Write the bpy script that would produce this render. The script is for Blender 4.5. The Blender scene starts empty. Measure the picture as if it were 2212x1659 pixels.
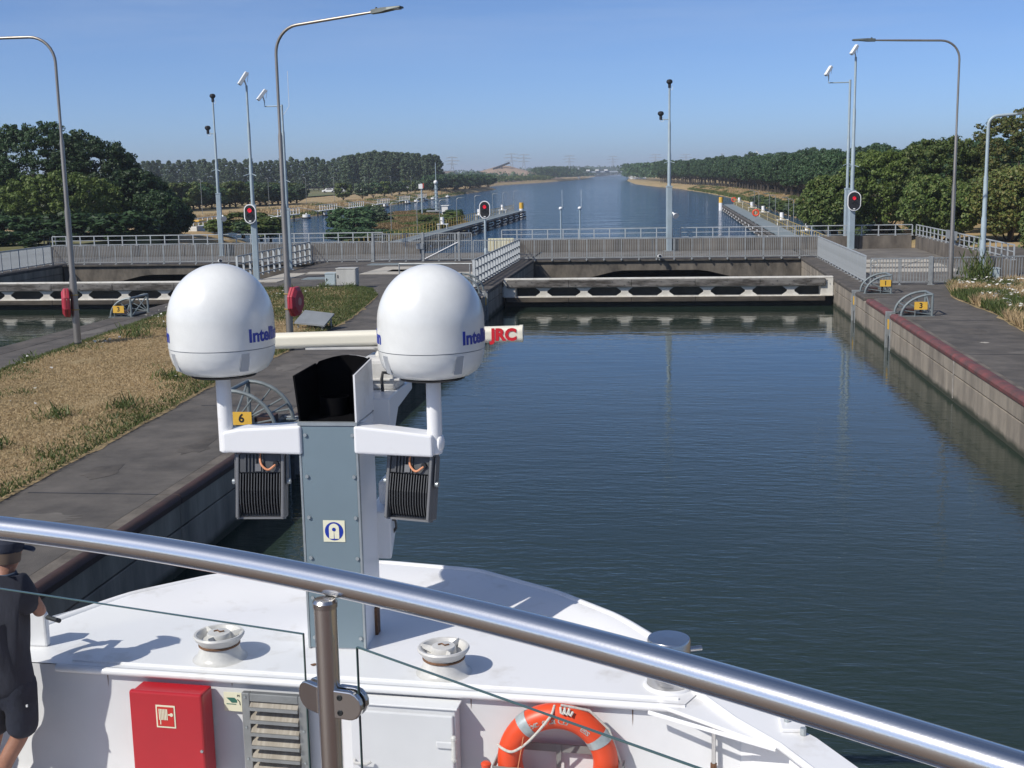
import bpy, math, random
import numpy as np
from mathutils import Vector, Matrix, noise
random.seed(7); RNG = np.random.default_rng(7)
SC = bpy.context.scene
COL = SC.collection
R = math.radians

# ------------------------------------------------------------------ camera
EYE = Vector((0, 0, 6.15))
def cam_axes(pitch, yaw, roll):
    y, p, r = R(yaw), R(pitch), R(roll)
    f = Vector((-math.sin(y)*math.cos(p), math.cos(y)*math.cos(p), -math.sin(p)))
    rt = Vector((math.cos(y), math.sin(y), 0)); up = rt.cross(f)
    return f, math.cos(r)*rt - math.sin(r)*up, math.sin(r)*rt + math.cos(r)*up
F_, R_, U_ = cam_axes(9.7, 7.3, 1.09)
cd = bpy.data.cameras.new('camera'); cam = bpy.data.objects.new('camera', cd); COL.objects.link(cam)
cam.matrix_world = Matrix(((R_.x, U_.x, -F_.x, EYE.x), (R_.y, U_.y, -F_.y, EYE.y), (R_.z, U_.z, -F_.z, EYE.z), (0, 0, 0, 1)))
cd.sensor_fit = 'HORIZONTAL'; cd.sensor_width = 36; cd.lens = 36*2640/2212
cd.clip_start = 0.05; cd.clip_end = 30000
SC.camera = cam

# ------------------------------------------------------------------ sky, sun, exposure
SUN_EL, SUN_AZ = 43.0, 43.0          # light travels towards +x +y
W = bpy.data.worlds.new('World'); SC.world = W; W.use_nodes = True
nt = W.node_tree; nt.nodes.clear()
sky = nt.nodes.new('ShaderNodeTexSky'); sky.sky_type = 'NISHITA'; sky.sun_disc = False
sky.sun_elevation = R(SUN_EL); sky.sun_rotation = R(227)
sky.altitude = 0; sky.air_density = 0.5; sky.dust_density = 0.9; sky.ozone_density = 7.0
bg = nt.nodes.new('ShaderNodeBackground'); bg.inputs[1].default_value = 0.132
wo = nt.nodes.new('ShaderNodeOutputWorld')
tc = nt.nodes.new('ShaderNodeTexCoord'); mp = nt.nodes.new('ShaderNodeMapping')
mp.inputs['Scale'].default_value = (1.2, 3.0, 14.0); mp.inputs['Rotation'].default_value = (0, R(-6), R(20))
ns = nt.nodes.new('ShaderNodeTexNoise'); ns.inputs['Scale'].default_value = 1.6; ns.inputs['Detail'].default_value = 7; ns.inputs['Roughness'].default_value = 0.62
cr = nt.nodes.new('ShaderNodeValToRGB'); cr.color_ramp.elements[0].position = 0.44; cr.color_ramp.elements[1].position = 0.74
cr.color_ramp.elements[0].color = (0, 0, 0, 1); cr.color_ramp.elements[1].color = (0.35, 0.35, 0.35, 1)
sx = nt.nodes.new('ShaderNodeSeparateXYZ')
mr = nt.nodes.new('ShaderNodeMapRange'); mr.inputs[1].default_value = 0.07; mr.inputs[2].default_value = 0.17
mm = nt.nodes.new('ShaderNodeMath'); mm.operation = 'MULTIPLY'
mx = nt.nodes.new('ShaderNodeMix'); mx.data_type = 'RGBA'; mx.inputs[7].default_value = (4.2, 4.7, 5.4, 1)
lk = nt.links.new
lk(tc.outputs['Generated'], mp.inputs[0]); lk(mp.outputs[0], ns.inputs[0]); lk(ns.outputs[0], cr.inputs[0])
lk(tc.outputs['Generated'], sx.inputs[0]); lk(sx.outputs[2], mr.inputs[0]); lk(mr.outputs[0], mm.inputs[0]); lk(cr.outputs[0], mm.inputs[1])
lk(mm.outputs[0], mx.inputs[0]); lk(sky.outputs[0], mx.inputs[6]); lk(mx.outputs[2], bg.inputs[0]); lk(bg.outputs[0], wo.inputs[0])
sd = bpy.data.lights.new('sun', 'SUN'); sd.energy = 4.2; sd.angle = R(0.55); sd.color = (1.0, 0.945, 0.86)
so = bpy.data.objects.new('sun', sd); COL.objects.link(so)
SUNV = Vector((math.cos(R(SUN_EL))*math.cos(R(SUN_AZ)), math.cos(R(SUN_EL))*math.sin(R(SUN_AZ)), -math.sin(R(SUN_EL))))
so.rotation_euler = SUNV.to_track_quat('-Z', 'Y').to_euler(); so.location = (-30, -30, 60)
vs = SC.view_settings; vs.view_transform = 'Standard'; vs.look = 'None'; vs.exposure = 0.15; vs.gamma = 1.0; vs.use_curve_mapping = False
SC.cycles.max_bounces = 8; SC.cycles.transparent_max_bounces = 12; SC.cycles.use_denoising = True
SC.cycles.caustics_reflective = False; SC.cycles.caustics_refractive = False

# ------------------------------------------------------------------ materials
MATS = {}
def mat(name, col, rough=0.6, metal=0.0, var=0.0, col2=None, scale=4.0, bump=0.0, bscale=30.0, spec=0.5, stretch=(1, 1, 1), detail=6.0,
        emit=None, coat=0.0, lo=0.35, hi=0.68, aniso=None):
    m = bpy.data.materials.new(name); m.use_nodes = True; n = m.node_tree; l = n.links.new
    b = n.nodes['Principled BSDF']; b.inputs['Base Color'].default_value = (*col, 1)
    b.inputs['Roughness'].default_value = rough; b.inputs['Metallic'].default_value = metal
    b.inputs['Specular IOR Level'].default_value = spec; b.inputs['Coat Weight'].default_value = coat
    if emit: b.inputs['Emission Color'].default_value = (*emit[0], 1); b.inputs['Emission Strength'].default_value = emit[1]
    if var or col2 or bump:
        t = n.nodes.new('ShaderNodeTexCoord'); mpn = n.nodes.new('ShaderNodeMapping'); mpn.inputs['Scale'].default_value = stretch
        l(t.outputs['Object'], mpn.inputs[0])
    if var or col2:
        ts = n.nodes.new('ShaderNodeTexNoise'); ts.inputs['Scale'].default_value = scale; ts.inputs['Detail'].default_value = detail; ts.inputs['Roughness'].default_value = 0.65
        l(mpn.outputs[0], ts.inputs[0])
        rp = n.nodes.new('ShaderNodeValToRGB'); rp.color_ramp.elements[0].position = lo; rp.color_ramp.elements[1].position = hi
        c2 = col2 if col2 else tuple(x*(1-var) for x in col)
        rp.color_ramp.elements[0].color = (*c2, 1); rp.color_ramp.elements[1].color = (*col, 1)
        l(ts.outputs[0], rp.inputs[0]); l(rp.outputs[0], b.inputs['Base Color'])
    if bump:
        tb = n.nodes.new('ShaderNodeTexNoise'); tb.inputs['Scale'].default_value = bscale; tb.inputs['Detail'].default_value = 5
        l(mpn.outputs[0], tb.inputs[0]); bp = n.nodes.new('ShaderNodeBump'); bp.inputs['Strength'].default_value = bump; bp.inputs['Distance'].default_value = 0.02
        l(tb.outputs[0], bp.inputs['Height']); l(bp.outputs[0], b.inputs['Normal'])
    if aniso: b.inputs['Anisotropic'].default_value = aniso
    MATS[name] = m; return m
def leafmat(name, c1, c2, c3):
    m = bpy.data.materials.new(name); m.use_nodes = True; n = m.node_tree; l = n.links.new
    b = n.nodes['Principled BSDF']; o = n.nodes['Material Output']
    b.inputs['Roughness'].default_value = 0.55; b.inputs['Specular IOR Level'].default_value = 0.35
    g = n.nodes.new('ShaderNodeNewGeometry'); rp = n.nodes.new('ShaderNodeValToRGB')
    e = rp.color_ramp.elements; e[0].color = (*c1, 1); e[1].color = (*c3, 1); e[1].position = 0.97
    k = e.new(0.5); k.color = (*c2, 1)
    oi = n.nodes.new('ShaderNodeObjectInfo'); hs = n.nodes.new('ShaderNodeHueSaturation'); ma = n.nodes.new('ShaderNodeMapRange')
    ma.inputs[3].default_value = 0.8; ma.inputs[4].default_value = 1.2; l(oi.outputs['Random'], ma.inputs[0]); l(ma.outputs[0], hs.inputs['Value'])
    l(g.outputs['Random Per Island'], rp.inputs[0]); l(rp.outputs[0], hs.inputs['Color']); l(hs.outputs[0], b.inputs['Base Color'])
    t = n.nodes.new('ShaderNodeBsdfTranslucent'); l(hs.outputs[0], t.inputs[0]); mxs = n.nodes.new('ShaderNodeMixShader'); mxs.inputs[0].default_value = 0.28
    l(b.outputs[0], mxs.inputs[1]); l(t.outputs[0], mxs.inputs[2]); l(mxs.outputs[0], o.inputs[0])
    MATS[name] = m; return m
def water_material():
    m = bpy.data.materials.new('water'); m.use_nodes = True; n = m.node_tree; l = n.links.new
    b = n.nodes['Principled BSDF']; b.inputs['Base Color'].default_value = (0.018, 0.030, 0.022, 1); b.inputs['Roughness'].default_value = 0.03
    b.inputs['IOR'].default_value = 1.33; b.inputs['Specular IOR Level'].default_value = 0.42
    t = n.nodes.new('ShaderNodeTexCoord'); sp = n.nodes.new('ShaderNodeSeparateXYZ'); l(t.outputs['Object'], sp.inputs[0])
    def wave(sx, sy, sc, det, rot=0):
        mpn = n.nodes.new('ShaderNodeMapping'); mpn.inputs['Scale'].default_value = (sx, sy, 1); mpn.inputs['Rotation'].default_value = (0, 0, R(rot)); l(t.outputs['Object'], mpn.inputs[0])
        w = n.nodes.new('ShaderNodeTexNoise'); w.inputs['Scale'].default_value = sc; w.inputs['Detail'].default_value = det; w.inputs['Roughness'].default_value = 0.55; w.inputs['Distortion'].default_value = 0.25
        l(mpn.outputs[0], w.inputs[0]); return w
    calm = wave(0.8, 2.1, 2.6, 3, 8); swell = wave(0.35, 1.2, 1.1, 3, -6); chop = wave(0.30, 0.9, 0.36, 7, 14)
    # wind patches
    pat = wave(1, 1, 0.11, 2); pr = n.nodes.new('ShaderNodeMapRange'); pr.inputs[1].default_value = 0.38; pr.inputs[2].default_value = 0.62; pr.inputs[3].default_value = 0.35; pr.inputs[4].default_value = 1.15; l(pat.outputs[0], pr.inputs[0])
    # ripples grow towards the near, wind-touched half of the chamber
    near = n.nodes.new('ShaderNodeMapRange'); near.inputs[1].default_value = 46; near.inputs[2].default_value = 12; near.inputs[3].default_value = 0.10; near.inputs[4].default_value = 1.0; l(sp.outputs[1], near.inputs[0])
    s1 = n.nodes.new('ShaderNodeMath'); s1.operation = 'MULTIPLY'; l(pr.outputs[0], s1.inputs[0]); l(near.outputs[0], s1.inputs[1])
    a1 = n.nodes.new('ShaderNodeMath'); a1.operation = 'MULTIPLY'; l(calm.outputs[0], a1.inputs[0]); l(s1.outputs[0], a1.inputs[1])
    a2 = n.nodes.new('ShaderNodeMath'); a2.operation = 'MULTIPLY_ADD'; l(swell.outputs[0], a2.inputs[0]); a2.inputs[1].default_value = 0.55; l(a1.outputs[0], a2.inputs[2])
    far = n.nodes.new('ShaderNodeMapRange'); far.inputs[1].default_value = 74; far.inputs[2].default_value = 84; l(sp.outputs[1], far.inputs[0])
    a3 = n.nodes.new('ShaderNodeMath'); a3.operation = 'MULTIPLY'; l(chop.outputs[0], a3.inputs[0]); a3.inputs[1].default_value = 75.0
    mxn = n.nodes.new('ShaderNodeMix'); mxn.data_type = 'FLOAT'; l(far.outputs[0], mxn.inputs[0]); l(a2.outputs[0], mxn.inputs[2]); l(a3.outputs[0], mxn.inputs[3])
    bp = n.nodes.new('ShaderNodeBump'); bp.inputs['Strength'].default_value = 1.0; bp.inputs['Distance'].default_value = 0.022
    l(mxn.outputs[0], bp.inputs['Height']); l(bp.outputs[0], b.inputs['Normal'])
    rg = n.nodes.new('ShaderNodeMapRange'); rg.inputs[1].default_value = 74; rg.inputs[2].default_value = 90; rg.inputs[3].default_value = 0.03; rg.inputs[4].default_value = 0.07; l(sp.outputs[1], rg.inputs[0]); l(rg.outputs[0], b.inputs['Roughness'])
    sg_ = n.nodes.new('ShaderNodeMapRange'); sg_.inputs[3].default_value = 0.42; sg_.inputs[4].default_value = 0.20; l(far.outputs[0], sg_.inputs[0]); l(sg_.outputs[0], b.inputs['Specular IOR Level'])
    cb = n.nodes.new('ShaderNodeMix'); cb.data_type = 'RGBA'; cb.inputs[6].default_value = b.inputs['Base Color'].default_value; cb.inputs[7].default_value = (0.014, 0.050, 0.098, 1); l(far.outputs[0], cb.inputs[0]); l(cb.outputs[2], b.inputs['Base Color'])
    MATS['water'] = m; return m

water_material()
mat('asphalt', (0.115, 0.103, 0.090), 0.92, col2=(0.055, 0.050, 0.045), scale=1.3, bump=0.5, bscale=60, detail=10)
mat('paving', (0.17, 0.155, 0.135), 0.9, col2=(0.09, 0.082, 0.072), scale=0.7, bump=0.4, bscale=40, detail=9)
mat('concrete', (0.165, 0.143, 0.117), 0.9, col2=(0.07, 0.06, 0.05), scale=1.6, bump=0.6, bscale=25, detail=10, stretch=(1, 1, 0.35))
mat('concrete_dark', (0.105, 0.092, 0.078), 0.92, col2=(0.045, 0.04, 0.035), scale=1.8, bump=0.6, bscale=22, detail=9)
mat('gate_dark', (0.05, 0.05, 0.04), 0.6, col2=(0.02, 0.022, 0.018), scale=2, bump=0.4, bscale=20)
mat('girder', (0.17, 0.148, 0.12), 0.92, col2=(0.06, 0.052, 0.043), scale=1.5, bump=0.6, bscale=20, detail=10, stretch=(1, 1, 0.5))
mat('timber_brown', (0.095, 0.078, 0.058), 0.85, col2=(0.03, 0.025, 0.02), scale=1.1, stretch=(0.9, 3, 4), bump=0.4, bscale=14, detail=10)
mat('lime', (0.42, 0.38, 0.33), 0.9, var=0.5, scale=5)
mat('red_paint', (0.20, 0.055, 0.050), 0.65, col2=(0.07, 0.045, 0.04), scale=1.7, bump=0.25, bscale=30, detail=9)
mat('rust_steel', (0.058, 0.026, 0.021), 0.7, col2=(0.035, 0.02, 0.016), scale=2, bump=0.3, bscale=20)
mat('galv', (0.38, 0.40, 0.40), 0.5, 0.35, var=0.35, scale=3, detail=5)
mat('galv_light', (0.46, 0.49, 0.50), 0.5, 0.2, var=0.25, scale=2, detail=5)
mat('pole_steel', (0.36, 0.33, 0.29), 0.42, 0.75, var=0.3, scale=1.2, stretch=(1, 1, 0.3))
mat('hood_pipe', (0.22, 0.255, 0.26), 0.5, 0.25, var=0.3, scale=4)
mat('steel_dark', (0.045, 0.05, 0.052), 0.55, 0.5, var=0.5, scale=4)
mat('white_gate', (0.62, 0.60, 0.54), 0.6, col2=(0.40, 0.37, 0.31), scale=2.2, detail=10, lo=0.25, hi=0.55)
mat('timber', (0.17, 0.16, 0.147), 0.85, col2=(0.04, 0.034, 0.028), scale=1.1, stretch=(0.9, 3, 4), bump=0.4, bscale=14, detail=12, lo=0.40, hi=0.60)
mat('timber_dark', (0.035, 0.028, 0.022), 0.85, col2=(0.012, 0.01, 0.009), scale=2, stretch=(1, 0.4, 4), bump=0.3, bscale=14)
mat('yellow', (0.72, 0.43, 0.055), 0.5, var=0.12, scale=3)
mat('yellow_paint', (0.46, 0.34, 0.09), 0.6, var=0.25, scale=3)
mat('black_ink', (0.012, 0.012, 0.012), 0.6)
mat('black', (0.015, 0.015, 0.017), 0.45)
mat('soot', (0.006, 0.006, 0.007), 0.9, var=0.4, scale=6, spec=0.05)
mat('lamp_red', (0.55, 0.01, 0.02), 0.3, emit=((1.0, 0.015, 0.05), 0.45))
mat('lamp_off', (0.02, 0.02, 0.022), 0.25)
mat('white_rim', (0.80, 0.80, 0.80), 0.4)
mat('head_grey', (0.10, 0.115, 0.11), 0.5, 0.2)
mat('pole_paint', (0.36, 0.44, 0.48), 0.5, 0.1, var=0.18, scale=1.5)
mat('cam_white', (0.72, 0.73, 0.72), 0.4)
mat('buoy_red', (0.42, 0.035, 0.055), 0.45, var=0.25, scale=3)
mat('buoy_pale', (0.50, 0.24, 0.20), 0.5)
mat('cabinet', (0.46, 0.46, 0.43), 0.55, var=0.25, scale=2, stretch=(1, 1, 0.3))
mat('cabinet_blue', (0.40, 0.47, 0.49), 0.5, var=0.15, scale=2)
mat('plate_light', (0.44, 0.41, 0.35), 0.8, var=0.25, scale=1.5)
mat('plate_blue', (0.21, 0.25, 0.26), 0.7, var=0.25, scale=1.5)
mat('grey_panel', (0.28, 0.30, 0.31), 0.5, 0.2, var=0.2, scale=2)
# ship
mat('ship_white', (0.735, 0.74, 0.745), 0.34, col2=(0.57, 0.555, 0.525), scale=2.6, bump=0.05, bscale=5, coat=0.15, detail=11, lo=0.26, hi=0.44)
mat('ship_wall', (0.64, 0.65, 0.665), 0.38, var=0.08, scale=2.0, bump=0.05, bscale=4, detail=8)
mat('fitting_white', (0.61, 0.605, 0.58), 0.35, var=0.22, scale=9, detail=8)
mat('rust_stain', (0.20, 0.10, 0.05), 0.8, var=0.6, scale=30)
mat('radome', (0.70, 0.71, 0.69), 0.28, var=0.10, scale=5, coat=0.3, detail=9)
mat('radome_grey', (0.36, 0.38, 0.40), 0.4)
mat('logo_blue', (0.012, 0.035, 0.30), 0.4)
mat('cream', (0.72, 0.69, 0.58), 0.4, var=0.05, scale=3)
mat('logo_red', (0.55, 0.02, 0.03), 0.4)
mat('panel_blue', (0.17, 0.228, 0.262), 0.42, var=0.10, scale=1.5, detail=8)
mat('zinc', (0.42, 0.46, 0.47), 0.4, 0.5, var=0.2, scale=10)
mat('flood_grey', (0.075, 0.078, 0.082), 0.5, 0.3, var=0.15, scale=8)
mat('flood_edge', (0.15, 0.153, 0.158), 0.5, 0.3)
mat('cable', (0.62, 0.26, 0.13), 0.5)
mat('cable_dark', (0.04, 0.04, 0.04), 0.6)
mat('steel', (0.74, 0.735, 0.72), 0.21, 1.0, bump=0.02, bscale=220, stretch=(1, 1, 1))
mat('steel_satin', (0.58, 0.57, 0.56), 0.26, 1.0, var=0.08, scale=5)
mat('hose_red', (0.44, 0.012, 0.022), 0.32, var=0.08, scale=4)
mat('sign_cream', (0.72, 0.70, 0.52), 0.5)
mat('sign_red', (0.50, 0.02, 0.015), 0.5)
mat('sign_green', (0.03, 0.14, 0.10), 0.5)
mat('louver_steel', (0.33, 0.34, 0.34), 0.4, 0.6, var=0.25, scale=6)
mat('louver_back', (0.40, 0.365, 0.31), 0.8, col2=(0.24, 0.21, 0.17), scale=2.2, stretch=(14, 1, 0.6), detail=8)
mat('buoy_orange', (0.74, 0.072, 0.018), 0.42, var=0.12, scale=6, detail=8)
mat('reflective', (0.42, 0.47, 0.48), 0.35, 0.2, var=0.2, scale=30)
mat('rope', (0.62, 0.60, 0.54), 0.85, var=0.3, scale=60)
mat('letter_white', (0.72, 0.70, 0.66), 0.6, var=0.2, scale=40)
mat('holder_grey', (0.24, 0.245, 0.24), 0.55, var=0.15, scale=8)
mat('deck_teak', (0.115, 0.070, 0.048), 0.7, var=0.4, scale=3, stretch=(6, 0.5, 1))
mat('skin', (0.33, 0.155, 0.098), 0.55, var=0.25, scale=14, bump=0.15, bscale=60, detail=8)
mat('navy', (0.010, 0.015, 0.032), 0.85, var=0.3, scale=10, bump=0.9, bscale=9)
mat('navy_shirt', (0.017, 0.020, 0.034), 0.9, var=0.35, scale=6, bump=1.0, bscale=7, stretch=(1, 1, 0.45))
mat('collar', (0.045, 0.065, 0.10), 0.85, var=0.2, scale=20)
mat('hair', (0.10, 0.07, 0.05), 0.8)
mat('sole', (0.5, 0.5, 0.5), 0.7)
# land
mat('dry_bank', (0.33, 0.235, 0.115), 0.95, col2=(0.10, 0.115, 0.038), scale=0.22, bump=0.8, bscale=3, detail=10, lo=0.33, hi=0.5)
mat('land_green', (0.075, 0.11, 0.035), 0.95, col2=(0.16, 0.135, 0.06), scale=0.02, bump=0.5, bscale=1.5, detail=9)
mat('spit_grass', (0.20, 0.135, 0.06), 0.95, col2=(0.06, 0.08, 0.025), scale=0.17, bump=0.9, bscale=2.5, detail=10)
mat('gravel', (0.32, 0.235, 0.17), 0.95, var=0.35, scale=0.06, detail=9)
mat('bark', (0.075, 0.06, 0.045), 0.9, var=0.4, scale=2, stretch=(3, 3, 0.5))
mat('brick_far', (0.25, 0.19, 0.155), 0.8, var=0.2, scale=0.2)
mat('dark_far', (0.028, 0.028, 0.034), 0.8)
mat('white_far', (0.70, 0.70, 0.68), 0.6)
mat('pylon', (0.33, 0.37, 0.42), 0.7)
mat('red_dirty', (0.35, 0.05, 0.04), 0.6)
leafmat('leaf_dark', (0.018, 0.042, 0.015), (0.031, 0.066, 0.023), (0.054, 0.100, 0.034))
leafmat('leaf_light', (0.075, 0.118, 0.024), (0.115, 0.170, 0.036), (0.165, 0.215, 0.055))
leafmat('leaf_mid', (0.058, 0.098, 0.022), (0.094, 0.145, 0.034), (0.150, 0.170, 0.052))
leafmat('leaf_olive', (0.070, 0.100, 0.024), (0.115, 0.145, 0.036), (0.180, 0.155, 0.050))
leafmat('leaf_avenue', (0.034, 0.074, 0.032), (0.052, 0.104, 0.044), (0.080, 0.135, 0.054))
leafmat('leaf_poplar', (0.055, 0.090, 0.050), (0.080, 0.122, 0.064), (0.115, 0.155, 0.082))
leafmat('grass_dry', (0.37, 0.268, 0.142), (0.43, 0.318, 0.172), (0.50, 0.385, 0.215))
leafmat('grass_green', (0.055, 0.085, 0.020), (0.085, 0.122, 0.030), (0.150, 0.165, 0.055))
leafmat('grass_spit', (0.13, 0.085, 0.035), (0.20, 0.135, 0.06), (0.29, 0.205, 0.10))
leafmat('petal', (0.70, 0.68, 0.58), (0.78, 0.77, 0.70), (0.80, 0.80, 0.78))

# ------------------------------------------------------------------ mesh builder
class MB:
    def __init__(s): s.v = []; s.f = []
    def add(s, vs, fs):
        k = len(s.v); s.v += [tuple(v) for v in vs]; s.f += [tuple(i+k for i in f) for f in fs]; return s
    def box(s, c, d, rz=0.0, rx=0.0, ry=0.0):
        hx, hy, hz = d[0]/2, d[1]/2, d[2]/2
        M = Matrix.Translation(c) @ Matrix.Rotation(rz, 4, 'Z') @ Matrix.Rotation(ry, 4, 'Y') @ Matrix.Rotation(rx, 4, 'X')
        p = [M @ Vector((x*hx, y*hy, z*hz)) for z in (-1, 1) for x, y in ((-1, -1), (1, -1), (1, 1), (-1, 1))]
        return s.add(p, [(3, 2, 1, 0), (4, 5, 6, 7), (0, 1, 5, 4), (1, 2, 6, 5), (2, 3, 7, 6), (3, 0, 4, 7)])
    def b6(s, x0, x1, y0, y1, z0, z1): return s.box(((x0+x1)/2, (y0+y1)/2, (z0+z1)/2), (x1-x0, y1-y0, z1-z0))
    def prism(s, poly, a, b, ax='z'):
        n = len(poly)
        def P(p, t): return {'z': (p[0], p[1], t), 'y': (p[0], t, p[1]), 'x': (t, p[0], p[1])}[ax]
        return s.add([P(p, a) for p in poly] + [P(p, b) for p in poly],
                     [tuple(range(n))[::-1], tuple(range(n, 2*n))] + [(i, (i+1) % n, n+(i+1) % n, n+i) for i in range(n)])
    def tube(s, pts, r, seg=8, cap=True, close=False):
        pts = [Vector(p) for p in pts]; n = len(pts); rs = r if isinstance(r, (list, tuple)) else [r]*n
        vs = []; up0 = None
        for i, p in enumerate(pts):
            a = pts[i-1] if (i or close) else p; b = pts[(i+1) % n] if (i < n-1 or close) else p
            t = (b-a).normalized()
            if up0 is None:
                up0 = Vector((0, 0, 1)) if abs(t.z) < 0.9 else Vector((0, 1, 0))
            e1 = up0 - t*up0.dot(t)
            if e1.length < 1e-4: e1 = t.orthogonal()
            e1.normalize(); up0 = e1; e2 = t.cross(e1)
            vs += [p + (e1*math.cos(k*2*math.pi/seg) + e2*math.sin(k*2*math.pi/seg))*rs[i] for k in range(seg)]
        fs = []
        for i in range(n if close else n-1):
            j = (i+1) % n
            for k in range(seg): fs.append((i*seg+k, i*seg+(k+1) % seg, j*seg+(k+1) % seg, j*seg+k))
        if cap and not close: fs += [tuple(range(seg))[::-1], tuple(range((n-1)*seg, n*seg))]
        return s.add(vs, fs)
    def cyl(s, p0, p1, r0, r1=None, seg=12): return s.tube([p0, p1], [r0, r0 if r1 is None else r1], seg)
    def lathe(s, prof, c=(0, 0, 0), seg=24, ang=2*math.pi):
        full = abs(ang-2*math.pi) < 1e-6; m = seg if full else seg+1; vs = []
        for r, z in prof: vs += [(c[0]+r*math.cos(k*ang/seg), c[1]+r*math.sin(k*ang/seg), c[2]+z) for k in range(m)]
        fs = []
        for i in range(len(prof)-1):
            for k in range(seg):
                q = (k+1) % m; fs.append((i*m+k, i*m+q, (i+1)*m+q, (i+1)*m+k))
        return s.add(vs, fs)
    def ball(s, c, r, seg=12, rings=8):
        rr = r if isinstance(r, (tuple, list)) else (r, r, r); vs = [(c[0], c[1], c[2]-rr[2])]; fs = []
        for i in range(1, rings):
            a = -math.pi/2 + math.pi*i/rings
            vs += [(c[0]+rr[0]*math.cos(a)*math.cos(k*2*math.pi/seg), c[1]+rr[1]*math.cos(a)*math.sin(k*2*math.pi/seg), c[2]+rr[2]*math.sin(a)) for k in range(seg)]
        vs.append((c[0], c[1], c[2]+rr[2])); t = len(vs)-1
        for k in range(seg):
            fs.append((0, 1+(k+1) % seg, 1+k)); fs.append((t, t-seg+k, t-seg+(k+1) % seg))
            for i in range(rings-2): a = 1+i*seg; fs.append((a+k, a+(k+1) % seg, a+seg+(k+1) % seg, a+seg+k))
        return s.add(vs, fs)
    def torus(s, c, R0, r, seg=32, sub=10, ax='z', a0=0, a1=2*math.pi):
        n = seg; pts = []
        full = abs(a1-a0-2*math.pi) < 1e-6
        for k in range(n if full else n+1):
            a = a0+(a1-a0)*k/n; u, v = R0*math.cos(a), R0*math.sin(a)
            pts.append((c[0]+u, c[1]+v, c[2]) if ax == 'z' else (c[0]+u, c[1], c[2]+v) if ax == 'y' else (c[0], c[1]+u, c[2]+v))
        return s.tube(pts, r, sub, close=full)
    def mesh(s, name, m, smooth=True, angle=38, org=(0, 0, 0)):
        me = bpy.data.meshes.new(name); o = Vector(org)
        me.from_pydata([tuple(Vector(v)-o) for v in s.v], [], s.f); me.materials.append(MATS[m] if isinstance(m, str) else m)
        if smooth:
            me.polygons.foreach_set('use_smooth', [True]*len(me.polygons)); me.set_sharp_from_angle(angle=R(angle))
        me.update(); return me
    def build(s, name, m, parent=None, smooth=True, angle=38, bevel=0.0, seg=2, fix=False):
        org = origin(parent); me = s.mesh(name, m, smooth, angle, org)
        if fix:
            import bmesh
            bm = bmesh.new(); bm.from_mesh(me); bmesh.ops.recalc_face_normals(bm, faces=bm.faces); bm.to_mesh(me); bm.free()
        o = bpy.data.objects.new(name, me); COL.objects.link(o); o.parent = parent
        if bevel:
            b = o.modifiers.new('bevel', 'BEVEL'); b.width = bevel; b.segments = seg; b.limit_method = 'ANGLE'; b.angle_limit = R(40); b.harden_normals = False
        return o
def origin(o):
    v = Vector((0, 0, 0))
    while o is not None: v = v + o.location; o = o.parent
    return v
def tag(o, label=None, cat=None, group=None, kind=None):
    if label: o['label'] = label
    if cat: o['category'] = cat
    if group: o['group'] = group
    if kind: o['kind'] = kind
    return o
def thing(name, label, cat, loc=(0, 0, 0), group=None):
    o = bpy.data.objects.new(name, None); COL.objects.link(o); o.location = loc; o.empty_display_size = 0.2
    return tag(o, label, cat, group)
def piece(name, me, parent, loc, rz=0.0, scale=None):
    o = bpy.data.objects.new(name, me); COL.objects.link(o); o.parent = parent
    o.location = Vector(loc)-origin(parent); o.rotation_euler = (0, 0, rz)
    if scale: o.scale = scale
    return o
def dup(root, loc, rz=0.0, label=None, scale=None, group=None):
    r = root.copy(); COL.objects.link(r); r.location = loc; r.rotation_euler = (0, 0, rz)
    if label: r['label'] = label
    if group: r['group'] = group
    if scale: r.scale = scale if isinstance(scale, tuple) else (scale,)*3
    for ch in list(root.children):
        q = ch.copy(); COL.objects.link(q); q.parent = r
        for g in ch.children: d = g.copy(); COL.objects.link(d); d.parent = q
    return r
def text_mesh(txt, size, bold=0.0, ex=0.0015):
    c = bpy.data.curves.new('lettering', 'FONT'); c.body = txt; c.size = size; c.extrude = ex; c.offset = bold
    c.align_x = 'CENTER'; c.align_y = 'CENTER'; c.resolution_u = 3
    o = bpy.data.objects.new('lettering', c); COL.objects.link(o); dg = bpy.context.evaluated_depsgraph_get(); dg.update()
    me = bpy.data.meshes.new_from_object(o.evaluated_get(dg)); bpy.data.objects.remove(o); bpy.data.curves.remove(c); return me
def lettering(txt, size, m, parent, loc, rz=0.0, bold=0.0, fn=None, rx=math.pi/2, name='lettering'):
    """text standing upright, facing -y (turned by rz); fn bends its vertices"""
    me = text_mesh(txt, size, bold); M = Matrix.Translation(loc) @ Matrix.Rotation(rz, 4, 'Z') @ Matrix.Rotation(rx, 4, 'X'); og = origin(parent)
    for v in me.vertices:
        p = fn(v.co) if fn else M @ v.co
        v.co = Vector(p)-og
    me.materials.clear(); me.materials.append(MATS[m]); o = bpy.data.objects.new(name, me); COL.objects.link(o); o.parent = parent; return o
def smooth_path(P, k=5):
    P = [Vector(p) for p in P]; Q_ = [P[0]*2-P[1]]+P+[P[-1]*2-P[-2]]; out = []
    for i in range(1, len(Q_)-2):
        a, b_, c_, d_ = Q_[i-1:i+3]
        for j in range(k): t = j/k; out.append(0.5*((2*b_)+(c_-a)*t+(2*a-5*b_+4*c_-d_)*t*t+(3*b_-a-3*c_+d_)*t**3))
    return out+[P[-1]]
def lerp(tab, x):
    return float(np.interp(x, [t[0] for t in tab], [t[1] for t in tab]))
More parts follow.
